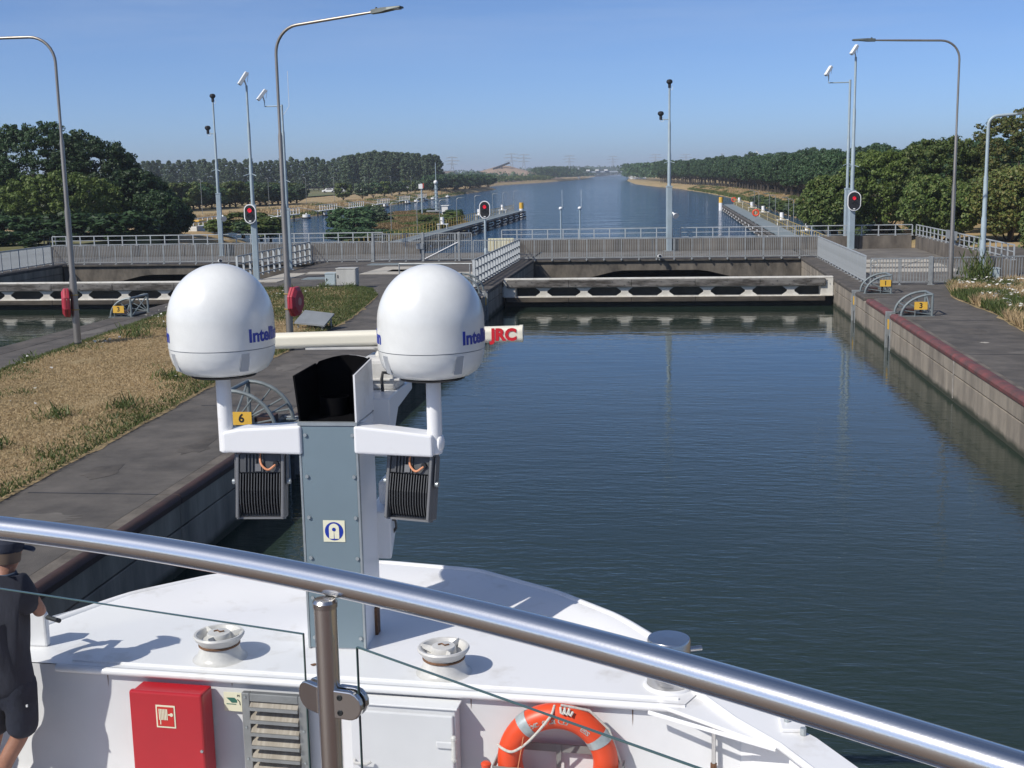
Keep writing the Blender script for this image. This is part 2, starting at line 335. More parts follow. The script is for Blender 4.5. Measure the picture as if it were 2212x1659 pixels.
def grid(name, X, m, parent=None, kind='structure', smooth=True):
    """X: array (n, m, 3)"""
    n, k, _ = X.shape; me = bpy.data.meshes.new(name); fs = []
    for i in range(n-1):
        for j in range(k-1): a = i*k+j; fs.append((a, a+1, a+k+1, a+k))
    me.from_pydata(X.reshape(-1, 3).tolist(), [], fs); me.materials.append(MATS[m])
    if smooth: me.polygons.foreach_set('use_smooth', [True]*len(me.polygons))
    me.update(); o = bpy.data.objects.new(name, me); COL.objects.link(o); o.parent = parent
    if kind: o['kind'] = kind
    return o
def quads_mesh(name, P, m):
    """P: array (n, 4, 3) of loose quads"""
    n = len(P); me = bpy.data.meshes.new(name); me.vertices.add(4*n); me.vertices.foreach_set('co', P.reshape(-1).astype(np.float32))
    me.loops.add(4*n); me.loops.foreach_set('vertex_index', np.arange(4*n, dtype=np.int32)); me.polygons.add(n)
    me.polygons.foreach_set('loop_start', np.arange(0, 4*n, 4, dtype=np.int32)); me.polygons.foreach_set('loop_total', np.full(n, 4, dtype=np.int32))
    me.materials.append(MATS[m]); me.update(calc_edges=True); return me
def link(name, me, parent=None, loc=(0, 0, 0)):
    o = bpy.data.objects.new(name, me); COL.objects.link(o); o.parent = parent; o.location = loc; return o
# ================================================================== SETTING
def plane(name, x0, x1, y0, y1, z, m, kind='structure', nx=2, ny=2):
    xs = np.linspace(x0, x1, nx); ys = np.linspace(y0, y1, ny)
    X = np.array([[(x, y, z) for x in xs] for y in ys]); return grid(name, X, m, kind=kind, smooth=False)
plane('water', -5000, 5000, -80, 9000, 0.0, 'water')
Q = 1.25                                   # quay level
RS = [(60, 17), (150, 16.6), (219, 16.1), (258, 15.4), (310, 13.9), (357, 11.6), (411, 7.8), (484, 2.6), (538, -4.5), (676, -17), (1000, -32), (1400, -42), (3000, -95), (9000, -300)]
LS = [(72, -38), (105, -39), (118, -41), (128, -48), (138, -55), (160, -58), (200, -58.5), (260, -60.5), (330, -65), (365, -66), (430, -69.5), (545, -75), (620, -92), (750, -103), (960, -93), (1400, -95), (3000, -165), (9000, -420)]
PROF = [(-2.0, -1.0), (0, -0.02), (1.0, 0.35), (3.0, 0.9), (5, 1.2), (9, 1.3), (16, 1.35), (30, 1.4), (60, 1.4), (140, 1.5), (400, 1.7), (1200, 2), (5000, 2.5)]
YS = list(np.arange(78.6, 330, 3.0)) + list(np.arange(330, 700, 8.0)) + list(np.geomspace(700, 9000, 40))
def bank(name, tab, sgn, m):
    X = []
    for y in YS:
        x0 = lerp(tab, y); row = []
        for o, z in PROF:
            n = noise.noise(Vector((o*0.13*sgn, y*0.11, 3.1))); wob = 0.0 if o <= 0 else min(o, 6)*0.12*n
            row.append((x0+sgn*(o+wob+0.5*noise.noise(Vector((y*0.07, sgn*4, 0)))), y, z + (0.18*n if 0 < o < 60 else 0)))
        X.append(row if sgn > 0 else row[::-1])
    return grid(name, np.array(X), m)
bank('canal_bank_right', RS, 1, 'dry_bank'); bank('canal_bank_left', LS, -1, 'dry_bank')
plane('meadow_right', 26, 4800, 79, 8900, 2.62, 'land_green')
plane('meadow_left', -4800, -92, 79, 560, 1.66, 'land_green'); plane('meadow_far', -4800, -150, 560, 8900, 2.62, 'land_green')
SL = [(76, -21.5), (95, -23), (108, -27), (125, -33), (160, -40), (195, -46), (207, -43.5)]
SRr = [(76, -20.2), (150, -22.4), (168, -27), (190, -34), (207, -43)]
X = []
for y in np.arange(78.6, 207.5, 1.6):
    a, b = lerp(SL, y), lerp(SRr, y); row = []
    for k in range(17):
        t = k/16; h = 0.60*min(1, 4.2*min(t, 1-t)) - 0.08
        h *= 0.55 + 0.45*min(1, (207.5-y)/18)
        n = noise.noise(Vector((t*4, y*0.16, 9)))
        row.append((a+(b-a)*t, y, -0.5 if k in (0, 16) else h+0.22*n*min(1, 5*min(t, 1-t))))
    X.append(row)
SPX = np.array(X); grid('spit_of_land', SPX, 'spit_grass')

# quays ----------------------------------------------------------------
XR, XL, X2, X3 = 7.56, -7.66, -20.2, -36.6
def slab(name, x0, x1, y0, y1, z0, z1, m):
    return tag(MB().b6(x0, x1, y0, y1, z0, z1).build(name, m, smooth=False), kind='structure')
slab('quay_right', XR+0.36, 70, -60, 78.55, -3, Q, 'asphalt')
slab('quay_island', X2+0.36, XL-0.36, -60, 78.55, -3, Q, 'asphalt')
slab('quay_left', -90, X3-0.36, -60, 78.55, -3, Q, 'asphalt')
slab('platform_paving_right', 8.3, 16.4, 53.6, 78.4, Q+0.001, Q+0.006, 'paving')
slab('platform_paving_island', -20, -8.6, 71.2, 78.4, Q+0.001, Q+0.006, 'paving')
slab('platform_paving_left', -60, -37.6, 71.2, 78.4, Q+0.001, Q+0.006, 'paving')

# chamber walls: panels with joints, copings, mooring slots
m = mat('wall_face', (0.33, 0.285, 0.225), 0.9, col2=(0.15, 0.13, 0.105), scale=1.3, bump=0.8, bscale=16, detail=12, stretch=(1, 1, 0.28))
n = m.node_tree; l = n.links.new; b = n.nodes['Principled BSDF']; src = b.inputs['Base Color'].links[0].from_socket
t = n.nodes.new('ShaderNodeTexCoord'); sp = n.nodes.new('ShaderNodeSeparateXYZ'); l(t.outputs['Object'], sp.inputs[0])
tn = n.nodes.new('ShaderNodeTexNoise'); tn.inputs['Scale'].default_value = 1.5; tn.inputs['Detail'].default_value = 6; l(t.outputs['Object'], tn.inputs[0])
ad = n.nodes.new('ShaderNodeMath'); ad.operation = 'MULTIPLY_ADD'; ad.inputs[1].default_value = 0.22; l(tn.outputs[0], ad.inputs[0]); l(sp.outputs[2], ad.inputs[2])
rr = n.nodes.new('ShaderNodeMapRange'); rr.inputs[1].default_value = 0.20; rr.inputs[2].default_value = 0.34; l(ad.outputs[0], rr.inputs[0])
mxx = n.nodes.new('ShaderNodeMix'); mxx.data_type = 'RGBA'; mxx.inputs[6].default_value = (0.030, 0.034, 0.020, 1); l(rr.outputs[0], mxx.inputs[0]); l(src, mxx.inputs[7]); l(mxx.outputs[2], b.inputs['Base Color'])
def wall(name, label, x, sgn, ys, slots, coping, coping_end, mcop, mwall='wall_face'):
    """vertical quay wall whose face looks along -sgn x; ys = joint positions"""
    T = thing(name, label, 'wall', (x, ys[0], 0))
    cuts = sorted(set(list(ys) + [s-0.45 for s in slots] + [s+0.45 for s in slots]))
    for a, bb in zip(cuts[:-1], cuts[1:]):
        if any(abs((a+bb)/2-s) < 0.3 for s in slots): continue
        for z0, z1, d in ((-2.0, 0.70, 0.0), (0.728, 1.12, 0.008*random.random())):
            xa, xb = x+sgn*(0.0-d), x+sgn*0.36
            MB().b6(min(xa, xb), max(xa, xb), a+0.008, bb-0.008, z0, z1).build('wall_panel', mwall, T, smooth=False, bevel=0.012, seg=1)
        if a < coping_end:
            e = min(bb, coping_end); prof = [(0.24, 1.10), (-0.035, 1.10), (-0.04, 1.19), (0.0, 1.245), (0.04, 1.262), (0.19, 1.262), (0.24, 1.25)]
            cw = 0.6 if mcop == 'rust_steel' else 1.0; prof = [(x+sgn*u*(cw if u > 0 else 1), v) for u, v in prof]
            o = MB(); nn = 7; o.add([(u, yy, v) for yy in (a+0.01, e-0.01) for u, v in prof], [tuple(range(nn)), tuple(range(nn, 2*nn))[::-1]] + [(i, nn+i, nn+(i+1) % nn, (i+1) % nn) for i in range(nn)])
            o.build('coping', mcop, T, fix=True, bevel=0.01); xa, xb = sorted((x+sgn*(0.003+0.24*cw), x+sgn*0.37)); MB().b6(xa, xb, a+0.01, e-0.01, 1.0, 1.247).build('edge_strip', 'concrete', T, smooth=False)
        elif bb > coping_end:
            s0 = max(a, coping_end)
            MB().b6(min(x-sgn*0.03, x+sgn*0.9), max(x-sgn*0.03, x+sgn*0.9), s0+0.01, bb-0.01, 1.10, 1.262).build('coping', 'concrete_dark', T, smooth=False, bevel=0.05, seg=3)
    for s in slots:
        xa, xb = sorted((x+sgn*0.30, x+sgn*0.36)); MB().b6(xa, xb, s-0.45, s+0.45, -2, 1.24).build('slot_back', 'steel_dark', T, smooth=False)
        for q in (-0.41, 0.41):
            xa, xb = sorted((x-sgn*0.03, x+sgn*0.3)); MB().b6(xa, xb, s+q-0.04, s+q+0.04, -2, 1.25).build('slot_guide', 'galv', T, smooth=False, bevel=0.01)
        MB().cyl((x+sgn*0.17, s, -0.5), (x+sgn*0.17, s, 0.45), 0.17, seg=14).cyl((x+sgn*0.17, s, 0.45), (x+sgn*0.17, s, 0.75), 0.07, seg=10).build('floating_bollard', 'steel_dark', T)
        xa, xb = sorted((x-sgn*0.05, x-sgn*0.03)); MB().b6(xa, xb, s-0.34, s-0.12, 0.72, 1.05).build('marker_plate', 'yellow', T, smooth=False)
    return T
jr = [-12, -4.5, 3, 10.5, 18, 25.5, 33.2, 40.7, 48.2, 55.7, 63.2, 70.75]
WR = wall('chamber_wall', 'sunlit weathered concrete lock wall with red coping along the right quay', XR, 1, jr, [43.0, 50.9], 0, 47.6, 'red_paint')
for s, w in ((33.2, 0.07), (48.0, 0.05), (18, 0.05), (42.35, 0.05)):
    o = MB(); ys = np.linspace(0, 1, 9); L_ = []; R2_ = []
    for t in ys:
        z = 0.08+t*1.02; L_.append((XR-0.006, s-w*(0.6+0.6*random.random()), z)); R2_.append((XR-0.006, s+w*(0.6+0.6*random.random()), z))
    o.add(L_+R2_, [(i, 9+i, 10+i, i+1) for i in range(8)]).build('lime_streak', 'lime', WR, smooth=False)
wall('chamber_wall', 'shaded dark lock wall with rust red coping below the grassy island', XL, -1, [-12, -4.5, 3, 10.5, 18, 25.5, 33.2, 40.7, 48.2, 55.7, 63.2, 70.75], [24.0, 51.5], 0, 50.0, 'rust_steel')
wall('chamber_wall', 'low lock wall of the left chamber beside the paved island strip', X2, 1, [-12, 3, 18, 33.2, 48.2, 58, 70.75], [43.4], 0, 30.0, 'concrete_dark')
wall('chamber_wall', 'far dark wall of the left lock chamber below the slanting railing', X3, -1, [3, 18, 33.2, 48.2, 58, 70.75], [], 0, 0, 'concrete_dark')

# bridges at the lock head
def bridge(x0, x1, label):
    T = thing('lock_bridge', label, 'bridge', ((x0+x1)/2, 74.5, 0.8))
    w = x1-x0; prof = [(x0, 1.12), (x0, 0.0), (x0+0.18*w, 0.08), (x0+0.30*w, 0.52), (x0+0.34*w, 0.60), (x0+0.62*w, 0.60), (x0+0.66*w, 0.52), (x0+0.78*w, 0.08), (x1, 0.0), (x1, 1.12)]
    MB().prism(prof, 70.95, 71.4, 'y').build('arched_girder', 'girder', T, smooth=False, fix=True)
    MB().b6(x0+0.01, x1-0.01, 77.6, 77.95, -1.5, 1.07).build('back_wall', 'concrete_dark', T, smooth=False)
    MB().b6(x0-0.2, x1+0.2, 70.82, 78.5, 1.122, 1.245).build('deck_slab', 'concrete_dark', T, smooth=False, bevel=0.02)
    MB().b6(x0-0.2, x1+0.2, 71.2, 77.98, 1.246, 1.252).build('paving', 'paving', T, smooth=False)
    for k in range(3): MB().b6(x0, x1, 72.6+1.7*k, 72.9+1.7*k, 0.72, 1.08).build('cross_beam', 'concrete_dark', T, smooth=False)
bridge(XL, XR, 'concrete road bridge with arched girder over the right lock chamber')
bridge(X3, X2, 'concrete road bridge with arched girder over the left lock chamber')
T = thing('parapet_wall', 'low weathered concrete parapet behind the bridge railing over the right chamber', 'wall', (2, 78.2, Q))
for a in np.arange(-10.4, 14.9, 3.17): MB().b6(a+0.01, a+3.16, 78.0, 78.4, Q, 2.04).build('wall_panel', 'concrete', T, smooth=False, bevel=0.015, seg=1)
T = thing('parapet_wall', 'low concrete parapet running toward the camera beside the right trees', 'wall', (15.2, 67, Q))
for a in np.arange(56.4, 78.3, 3.12): MB().b6(15.02+0.01*(a-56), 15.4+0.01*(a-56), a+0.01, min(a+3.11, 78.38), Q, 2.03).build('wall_panel', 'concrete', T, smooth=False, bevel=0.015, seg=1)
T = thing('parapet_wall', 'low concrete parapet behind the bridge railing over the left chamber', 'wall', (-30, 78.2, Q))
for a in np.arange(-41.2, -18.4, 3.17): MB().b6(a+0.01, a+3.16, 78.0, 78.4, Q, 1.98).build('wall_panel', 'concrete', T, smooth=False, bevel=0.015, seg=1)

# railings ---------------------------------------------------------------
def bars(name, label, p0, p1, h=1.18, post=1.02, bal=0.102, m='galv', zb=Q, foot=True, cat='railing'):
    """vertical-bar railing: every baluster and post its own piece"""
    p0 = Vector((*p0, zb)); p1 = Vector((*p1, zb)); d = p1-p0; L = d.length; u = d/L; rz = math.atan2(u.y, u.x)
    T = thing(name, label, cat, tuple(p0))
    def rail(nm, z, w, hh): o = MB(); c = (p0+p1)/2; o.box((c.x, c.y, zb+z), (L, w, hh), rz); o.build(nm, m, T, smooth=False)
    rail('top_rail', h, 0.07, 0.05); rail('bottom_rail', 0.12, 0.05, 0.045)
    pm = MB().b6(-0.03, 0.03, -0.025, 0.025, -0.01, h-0.03).b6(-0.06, 0.06, -0.12, 0.05, -0.012, 0.012).b6(-0.03, 0.03, -0.13, -0.08, -0.06, 0.02).mesh('post', m, smooth=False)
    n = max(1, round(L/post))
    for i in range(n+1): piece('post', pm, T, p0+u*(L*i/n), rz)
    bm_ = MB().b6(-0.013, 0.013, -0.02, 0.02, 0.13, h-0.03).mesh('baluster', m, smooth=False); k = int(L/bal)
    for i in range(1, k):
        q = L*i/k
        if abs((q/(L/n)) - round(q/(L/n))) < 0.3*bal/(L/n): continue
        piece('baluster', bm_, T, p0+u*q, rz)
    return T
bars('bar_railing', 'grey vertical bar railing across the bridge over the right chamber', (-8.6, 70.9), (8.45, 70.75))
bars('bar_railing', 'grey vertical bar railing across the bridge over the left chamber', (-37.3, 71.0), (-21.0, 70.9))
bars('bar_railing', 'grey bar railing running toward the camera along the right quay edge', (8.45, 70.65), (8.5, 54.2), m='galv_light', bal=0.105)
bars('bar_railing', 'grey bar railing slanting toward the camera at the far left edge', (-37.35, 70.9), (-37.0, 58.0), m='galv_light', bal=0.105)
bars('bar_fence', 'grey bar fence between the two bridges beside the tall gate', (-20.9, 70.9), (-17.3, 70.9), cat='fence')
bars('bar_fence', 'short grey bar fence between the tall gate and the red signal post', (-11.2, 70.9), (-8.7, 70.9), cat='fence')
g = bars('bar_gate', 'tall double bar gate with diagonal brace closing off the island', (-17.2, 70.9), (-11.3, 70.9), h=1.62, cat='gate')
MB().box((-14.25, 70.9, Q+1.18), (5.9, 0.05, 0.045)).build('mid_rail', 'galv', g, smooth=False)
MB().tube([(-14.1, 70.84, Q+0.14), (-12.1, 70.84, Q+1.1)], 0.025, 6).build('brace', 'white_rim', g); MB().tube([(-11.5, 70.95, Q+1.1), (-12.9, 70.95, Q+0.2)], 0.02, 6).build('brace', 'galv', g)
for x in (-17.2, -14.2, -12.05): MB().b6(x-0.06, x+0.06, 70.83, 70.97, Q, Q+1.68).build('gate_post', 'galv', g, smooth=False)
o = MB().b6(-14.6, -14.15, 70.78, 70.82, Q+0.72, Q+1.05).build('lock_box', 'grey_panel', g, smooth=False)
bars('bar_fence', 'grey bar fence with gate behind the numbered hoop on the right quay', (8.6, 53.45), (11.0, 53.45), h=1.12, bal=0.12, cat='fence')
f2 = bars('bar_fence', 'grey bar fence continuing past the lamp post to the right trees', (11.15, 53.45), (16.6, 54.3), h=1.12, bal=0.12, cat='fence')
MB().b6(11.0, 11.14, 53.38, 53.52, Q, Q+1.2).build('gate_post', 'galv', f2, smooth=False)
MB().tube([(9.6, 53.6, Q+0.65), (11.0, 53.6, Q+1.15)], 0.012, 6).build('brace', 'galv', f2)
MB().torus((8.72, 53.3, Q+0.95), 0.13, 0.02, 20, 6, 'y').build('convex_mirror_rim', 'galv', f2); 

def rails3(name, label, pts, zb, h=0.66, post=1.0, m='galv_light', levels=(1.0, 0.55, 0.13)):
    T = thing(name, label, 'railing', (pts[0][0], pts[0][1], zb)); pm = MB().b6(-0.03, 0.03, -0.03, 0.03, 0, h-0.02).b6(-0.08, 0.08, -0.07, 0.07, 0, 0.025).mesh('post', m, smooth=False)
    for a, bb in zip(pts[:-1], pts[1:]):
        p0, p1 = Vector((*a, zb)), Vector((*bb, zb)); L = (p1-p0).length; u = (p1-p0)/L; rz = math.atan2(u.y, u.x); c = (p0+p1)/2
        for k, lv in enumerate(levels): MB().box((c.x, c.y, zb+h*lv), (L, 0.06 if k == 0 else 0.035, 0.05 if k == 0 else 0.035), rz).build('rail', m, T, smooth=False)
        n = max(1, round(L/post))
        for i in range(n+1): piece('post', pm, T, p0+u*(L*i/n), rz)
    return T
rails3('pipe_railing', 'pale three rail handrail on the parapet above the canal', [(-10.5, 78.2), (0.35, 78.2)], 2.03)
rails3('pipe_railing', 'pale three rail handrail on the parapet right of the camera mast', [(0.85, 78.2), (15.0, 78.2)], 2.03)
r3 = rails3('pipe_railing', 'three rail handrail descending toward the camera before the right trees', [(15.2, 78.0), (15.25, 56.6)], 2.03)
MB().b6(15.0, 15.06, 66.6, 68.9, 2.35, 2.80).build('sign_board', 'grey_panel', r3, smooth=False)
rails3('pipe_railing', 'bright three rail handrail on the parapet left of the tall gate', [(-41.0, 78.2), (-18.3, 78.2)], 1.98)
rails3('pipe_railing', 'grey three rail handrail in tree shade at far left', [(-46.5, 83.5), (-41.3, 79.2)], 1.95, m='galv')
slab('embankment_left', -70, -41.2, 78.6, 100, -1, 1.93, 'land_green')

def finrail(name, label, x, y0, y1, h=1.2):
    T = thing(name, label, 'railing', (x, y0, Q)); L = y1-y0
    for lv in (1.0, 0.68, 0.36, 0.10): MB().b6(x-0.035, x+0.035, y0, y1, Q+h*lv-0.03, Q+h*lv+0.03).build('rail', 'galv', T, smooth=False)
    pm = MB().box((0, 0, h*0.5), (0.16, 0.03, h), rz=R(-35)).mesh('post', 'galv_light', smooth=False); n = round(L/0.95)
    for i in range(n+1): piece('post', pm, T, (x, y0+L*i/n, Q))
    return T
finrail('flat_bar_railing', 'flat bar railing slanting down along the left edge of the right chamber', -8.5, 53.8, 70.7)
finrail('flat_bar_railing', 'flat bar railing beside the left chamber behind the striped mast', -21.0, 58.2, 70.7)
T = thing('pipe_barrier', 'low grey pipe barrier behind the right radome', 'railing', (-11, 53.7, Q))
for z in (0.55, 1.05): MB().cyl((-12.0, 54.3, Q+z), (-8.6, 53.9, Q+z), 0.03, seg=8).build('rail', 'galv', T)
for x in (-12, -10.4, -8.7): MB().cyl((x, 54.3-0.12*(x+12), Q), (x, 54.3-0.12*(x+12), Q+1.05), 0.03, seg=8).build('post', 'galv', T)

# lock gates -------------------------------------------------------------
def lock_gate(x0, x1, y, label, n):
    T = thing('lock_gate', label, 'lock gate', ((x0+x1)/2, y, 0)); w = (x1-x0)/n
    MB().b6(x0, x1, y, y+0.40, 1.275, 1.345).build('top_flange', 'white_gate', T, smooth=False, bevel=0.015)
    L = (x1-x0-0.5)/5
    for k in range(5): MB().b6(x0+0.15+k*L+0.006, x0+0.15+(k+1)*L-0.006, y-0.13, y-0.005, 0.945, 1.265).build('timber_plank', 'timber', T, smooth=False, bevel=0.02)
    for k in range(5): MB().b6(x0+0.15+k*L+0.006, x0+0.15+(k+1)*L-0.006, y-0.15, y-0.005, 0.25, 0.47).build('timber_plank', 'timber_brown', T, smooth=False, bevel=0.02)
    bolt = MB().cyl((0, 0, 0), (0, -0.02, 0), 0.022, seg=8).mesh('bolt', 'steel_dark')
    for k in range(int((x1-x0)/0.75)):
        for z in (1.03, 1.18): piece('bolt', bolt, T, (x0+0.4+0.75*k+(0.2 if z > 1.1 else 0), y-0.13, z))
    post = [(-0.38, 0.95), (0.38, 0.95), (0.38, 0.92), (0.17, 0.76), (0.17, 0.68), (0.38, 0.535), (0.38, 0.50), (-0.38, 0.50), (-0.38, 0.535), (-0.17, 0.68), (-0.17, 0.76), (-0.38, 0.92)]
    pm = MB().prism(post, 0, 0.05, 'y').mesh('web_post', 'white_gate', smooth=False)
    for k in range(n+1): piece('web_post', pm, T, (x0+w*k, y+0.02, 0))
    MB().b6(x0, x1, y+0.015, y+0.075, 0.915, 0.96).build('web_strip', 'white_gate', T, smooth=False); MB().b6(x0, x1, y+0.015, y+0.075, 0.486, 0.515).build('web_strip', 'white_gate', T, smooth=False)
    MB().b6(x0, x1, y-0.10, y+0.72, 0.473, 0.483).build('bottom_flange', 'white_gate', T, smooth=False)
    MB().b6(x0, x1, y+0.75, y+0.95, -1.5, 1.25).build('skin_plate', 'gate_dark', T, smooth=False)
    MB().b6(x0, x1, y+0.45, y+0.7, -1.5, 0.46).build('lower_box', 'gate_dark', T, smooth=False)  # box coloured dark for the shadow gap under the lower planks
    for s, xx in ((1, x0), (-1, x1)): MB().b6(min(xx, xx+s*0.55), max(xx, xx+s*0.55), y-0.012, y+0.74, 0.492, 1.262).build('end_plate', 'white_gate', T, smooth=False, bevel=0.01)
    return T
lock_gate(XL+0.06, XR-0.04, 56.9, 'white and timber lock gate closing the right chamber', 8)
G2 = lock_gate(X3+0.06, X2-0.06, 57.0, 'white and timber lock gate of the left chamber, behind the left lamp post', 8)
lettering('IK', 0.20, 'black_ink', G2, (-33.2, 56.99, 1.33), bold=0.006)

# steel covers on the lock head
def cover(x0, x1, y0, y1, m, label, rz=0.0):
    return tag(MB().box(((x0+x1)/2, (y0+y1)/2, Q+0.012), (x1-x0, y1-y0, 0.024), rz).build('access_cover', m, smooth=False), label, 'cover', 'covers set in the lock head paving')
cover(-18.8, -16.6, 62.0, 63.4, 'plate_light', 'long pale cover plate left of the grey cabinets', R(4)); cover(-17.9, -16.4, 58.6, 59.8, 'plate_blue', 'small blue grey cover plate near the grass edge')
cover(-15.6, -12.4, 61.5, 66.5, 'plate_light', 'large pale cover plate behind the grey cabinets', R(-3)); cover(-14.6, -13.0, 63.0, 64.4, 'plate_blue', 'blue grey hatch lying in the large pale cover')
bpy.data.objects[-1] if False else None
cover(-12.2, -9.6, 58.2, 62.4, 'plate_light', 'pale cover plate hidden partly behind the right radome', R(-3)); cover(-20.0, -18.7, 57.2, 62.5, 'plate_light', 'pale strip plate beside the flat bar railing')
cover(-16.9, -12.0, 68.0, 69.2, 'plate_blue', 'long grey plate in front of the tall gate')
for i, (y, lb) in enumerate(((61.0, 'nearest pale slab row behind the right fence'), (64.2, 'middle pale slab row behind the right fence'), (67.2, 'farthest pale slab row behind the right fence'))):
    T = thing('paving_slabs', lb, 'paving', (11.5, y, Q+0.007), 'pale slab rows behind the right fence')
    for k in range(5): MB().b6(9.3+k*0.92, 9.3+k*0.92+0.89, y-0.95, y+0.95, Q+0.007, Q+0.03).build('slab', 'plate_light', T, smooth=False)

# grass ------------------------------------------------------------------
GE_R = [(0, -10.3), (17.4, -10.35), (21, -10.5), (25.3, -10.7), (29.3, -11.0), (33.3, -10.8), (41.7, -11.0), (46, -11.5), (50, -12.0), (53.2, -13.0)]
GE_L = [(0, -17.4), (30, -17.6), (38.7, -18.3), (43.5, -18.7), (50, -18.9), (53.2, -18.4)]
X = []
for y in np.arange(0, 53.3, 0.45):
    a = lerp(GE_L, y)+0.22*noise.noise(Vector((y*1.3, 0, 0))); bb = lerp(GE_R, y)+0.22*noise.noise(Vector((y*1.3, 5, 0))); row = []
    for k in range(19):
        t = k/18; e = min(1, 9*min(t, 1-t)); row.append((a+(bb-a)*t, y, Q+0.006+0.10*e+0.05*e*noise.noise(Vector((k*0.5, y*0.5, 2)))))
    X.append(row)
grid('lawn_soil', np.array(X), 'dry_bank'); MATS['lawn_soil'] = mat('lawn_soil', (0.36, 0.26, 0.135), 0.95, col2=(0.21, 0.165, 0.08), scale=0.5, bump=0.8, bscale=9, detail=10); bpy.data.objects['lawn_soil'].data.materials[0] = MATS['lawn_soil']
def blades(name, P, hgt, wid, lean, m, rng=RNG):
    n = len(P); a = RNG.uniform(0, 2*np.pi, n); h = hgt*RNG.uniform(0.5, 1.25, n); w = wid*RNG.uniform(0.6, 1.3, n); b2 = RNG.uniform(0, 2*np.pi, n); ln = lean*RNG.uniform(0.2, 1.2, n)*h
    dx, dy = np.cos(a)*w, np.sin(a)*w; tx, ty = np.cos(b2)*ln, np.sin(b2)*ln; z0 = np.zeros(n)
    Qd = np.stack([np.stack([P[:, 0]-dx, P[:, 1]-dy, P[:, 2]], 1), np.stack([P[:, 0]+dx, P[:, 1]+dy, P[:, 2]], 1),
                   np.stack([P[:, 0]+tx+dx*.25, P[:, 1]+ty+dy*.25, P[:, 2]+h], 1), np.stack([P[:, 0]+tx-dx*.25, P[:, 1]+ty-dy*.25, P[:, 2]+h], 1)], 1)
    return link(name, quads_mesh(name, Qd, m))
dry, green, tuft = [], [], []
for _ in range(210000):
    y = 12 + 41*random.random()**1.25
    a, bb = lerp(GE_L, y), lerp(GE_R, y); t = random.random(); x = a+(bb-a)*t
    e = min(x-a, bb-x) - 0.1
    nz = noise.noise(Vector((x*0.55, y*0.4, 0))) + 0.5*noise.noise(Vector((x*1.7, y*1.5, 4)))
    gness = 1.0*math.exp(-max(e, 0)/0.6) + 0.5*nz + (0.75 if y > 43 else 0.75*max(0, (y-37)/6)) - 0.24
    z = Q+0.05+0.07*min(1, 3*max(e, 0))
    (green if random.random() < gness else dry).append((x, y, z))
tag(blades('dry_grass', np.array(dry), 0.032, 0.012, 1.6, 'grass_dry'), 'straw coloured mown grass on the lock island', 'grass', kind='stuff')
tag(blades('green_grass', np.array(green), 0.07, 0.014, 1.0, 'grass_green'), 'green grass along the edges and far end of the island', 'grass', kind='stuff')
def weed(x, y, s, n=160, m='grass_green', label=None, z=Q):
    P = np.stack([x+RNG.normal(0, 0.18*s, n), y+RNG.normal(0, 0.18*s, n), np.full(n, z)+0.03+np.abs(RNG.normal(0, 0.11*s, n))], 1)
    o = blades('weed', P, 0.15*s, 0.018, 1.1, m); tag(o, label, 'weed', kind='stuff'); return o
for i, (x, y, s, lb) in enumerate([(-16.6, 36.4, 1.5, 'dark leafy weed clump right of the left lamp post'), (-12.0, 28.4, 1.2, 'tall weed clump in the lawn below the left radome'), (-12.6, 23.6, 1.0, 'weed clump among dry grass near the walkway edge'),
        (-12.4, 20.6, 1.0, 'small weed clump beside the left radome post'), (-11.6, 24.6, 1.1, 'green weed clump at the lawn edge'), (-13.0, 18.4, 0.9, 'nearest weed clump in the dry lawn'), (-17.5, 31.5, 0.8, 'weed at the left lawn edge'),
        (-15.0, 38.0, 1.0, 'weed in the lawn behind the left lamp post'), (-14.0, 53.0, 0.9, 'weed growing before the pale cabinet'), (-15.2, 53.2, 0.9, 'weed growing before the small cabinet'), (-16.6, 52.0, 1.1, 'weed at the far lawn edge')]): weed(x, y, s, label=lb)
# right verge
VE = [(0, 10.0), (30, 10.2), (38.9, 10.6), (42.6, 10.9), (45, 10.8), (48, 10.75), (50.5, 11.2), (53.0, 11.9)]
X = []
for y in np.arange(0, 53.1, 0.6):
    a = lerp(VE, y)+0.2*noise.noise(Vector((y*1.2, 8, 0))); X.append([(a+o_, y, Q+0.006+min(0.14, o_*0.12)) for o_ in (0, 0.4, 1, 2, 4, 8, 30)])
grid('verge_soil', np.array(X), 'lawn_soil')
dry, green, petals = [], [], []
for _ in range(60000):
    y = 24+29*random.random(); x = lerp(VE, y)+6.5*random.random()**1.2; nz = noise.noise(Vector((x*0.8, y*0.5, 20)))
    (green if nz > 0.02 else dry).append((x, y, Q+0.08))
    if random.random() < 0.035 and noise.noise(Vector((x*0.7, y*0.35, 40))) > 0.02 and x > lerp(VE, y)+0.25: petals.append((x, y, Q+0.34+0.22*random.random()))
tag(blades('dry_grass', np.array(dry), 0.30, 0.02, 0.8, 'grass_dry'), 'tall dry grass on the right quay verge', 'grass', kind='stuff')
tag(blades('green_grass', np.array(green), 0.30, 0.022, 0.7, 'grass_green'), 'tall green grass and stems on the right quay verge', 'grass', kind='stuff')
def blossoms(name, P, r, label):
    n = len(P); P = np.array(P); a = RNG.uniform(0, 2*np.pi, n); rr_ = r*RNG.uniform(0.6, 1.4, n); tl = RNG.normal(0, 0.35, (n, 4))
    Qd = np.stack([np.stack([P[:, 0]+rr_*np.cos(a+k*np.pi/2), P[:, 1]+rr_*np.sin(a+k*np.pi/2), P[:, 2]+rr_*tl[:, k]], 1) for k in range(4)], 1)
    return tag(link(name, quads_mesh(name, Qd, 'petal')), label, 'flowers', kind='stuff')
blossoms('white_flowers', petals, 0.05, 'white wild carrot flowers on the right quay verge')
P = []
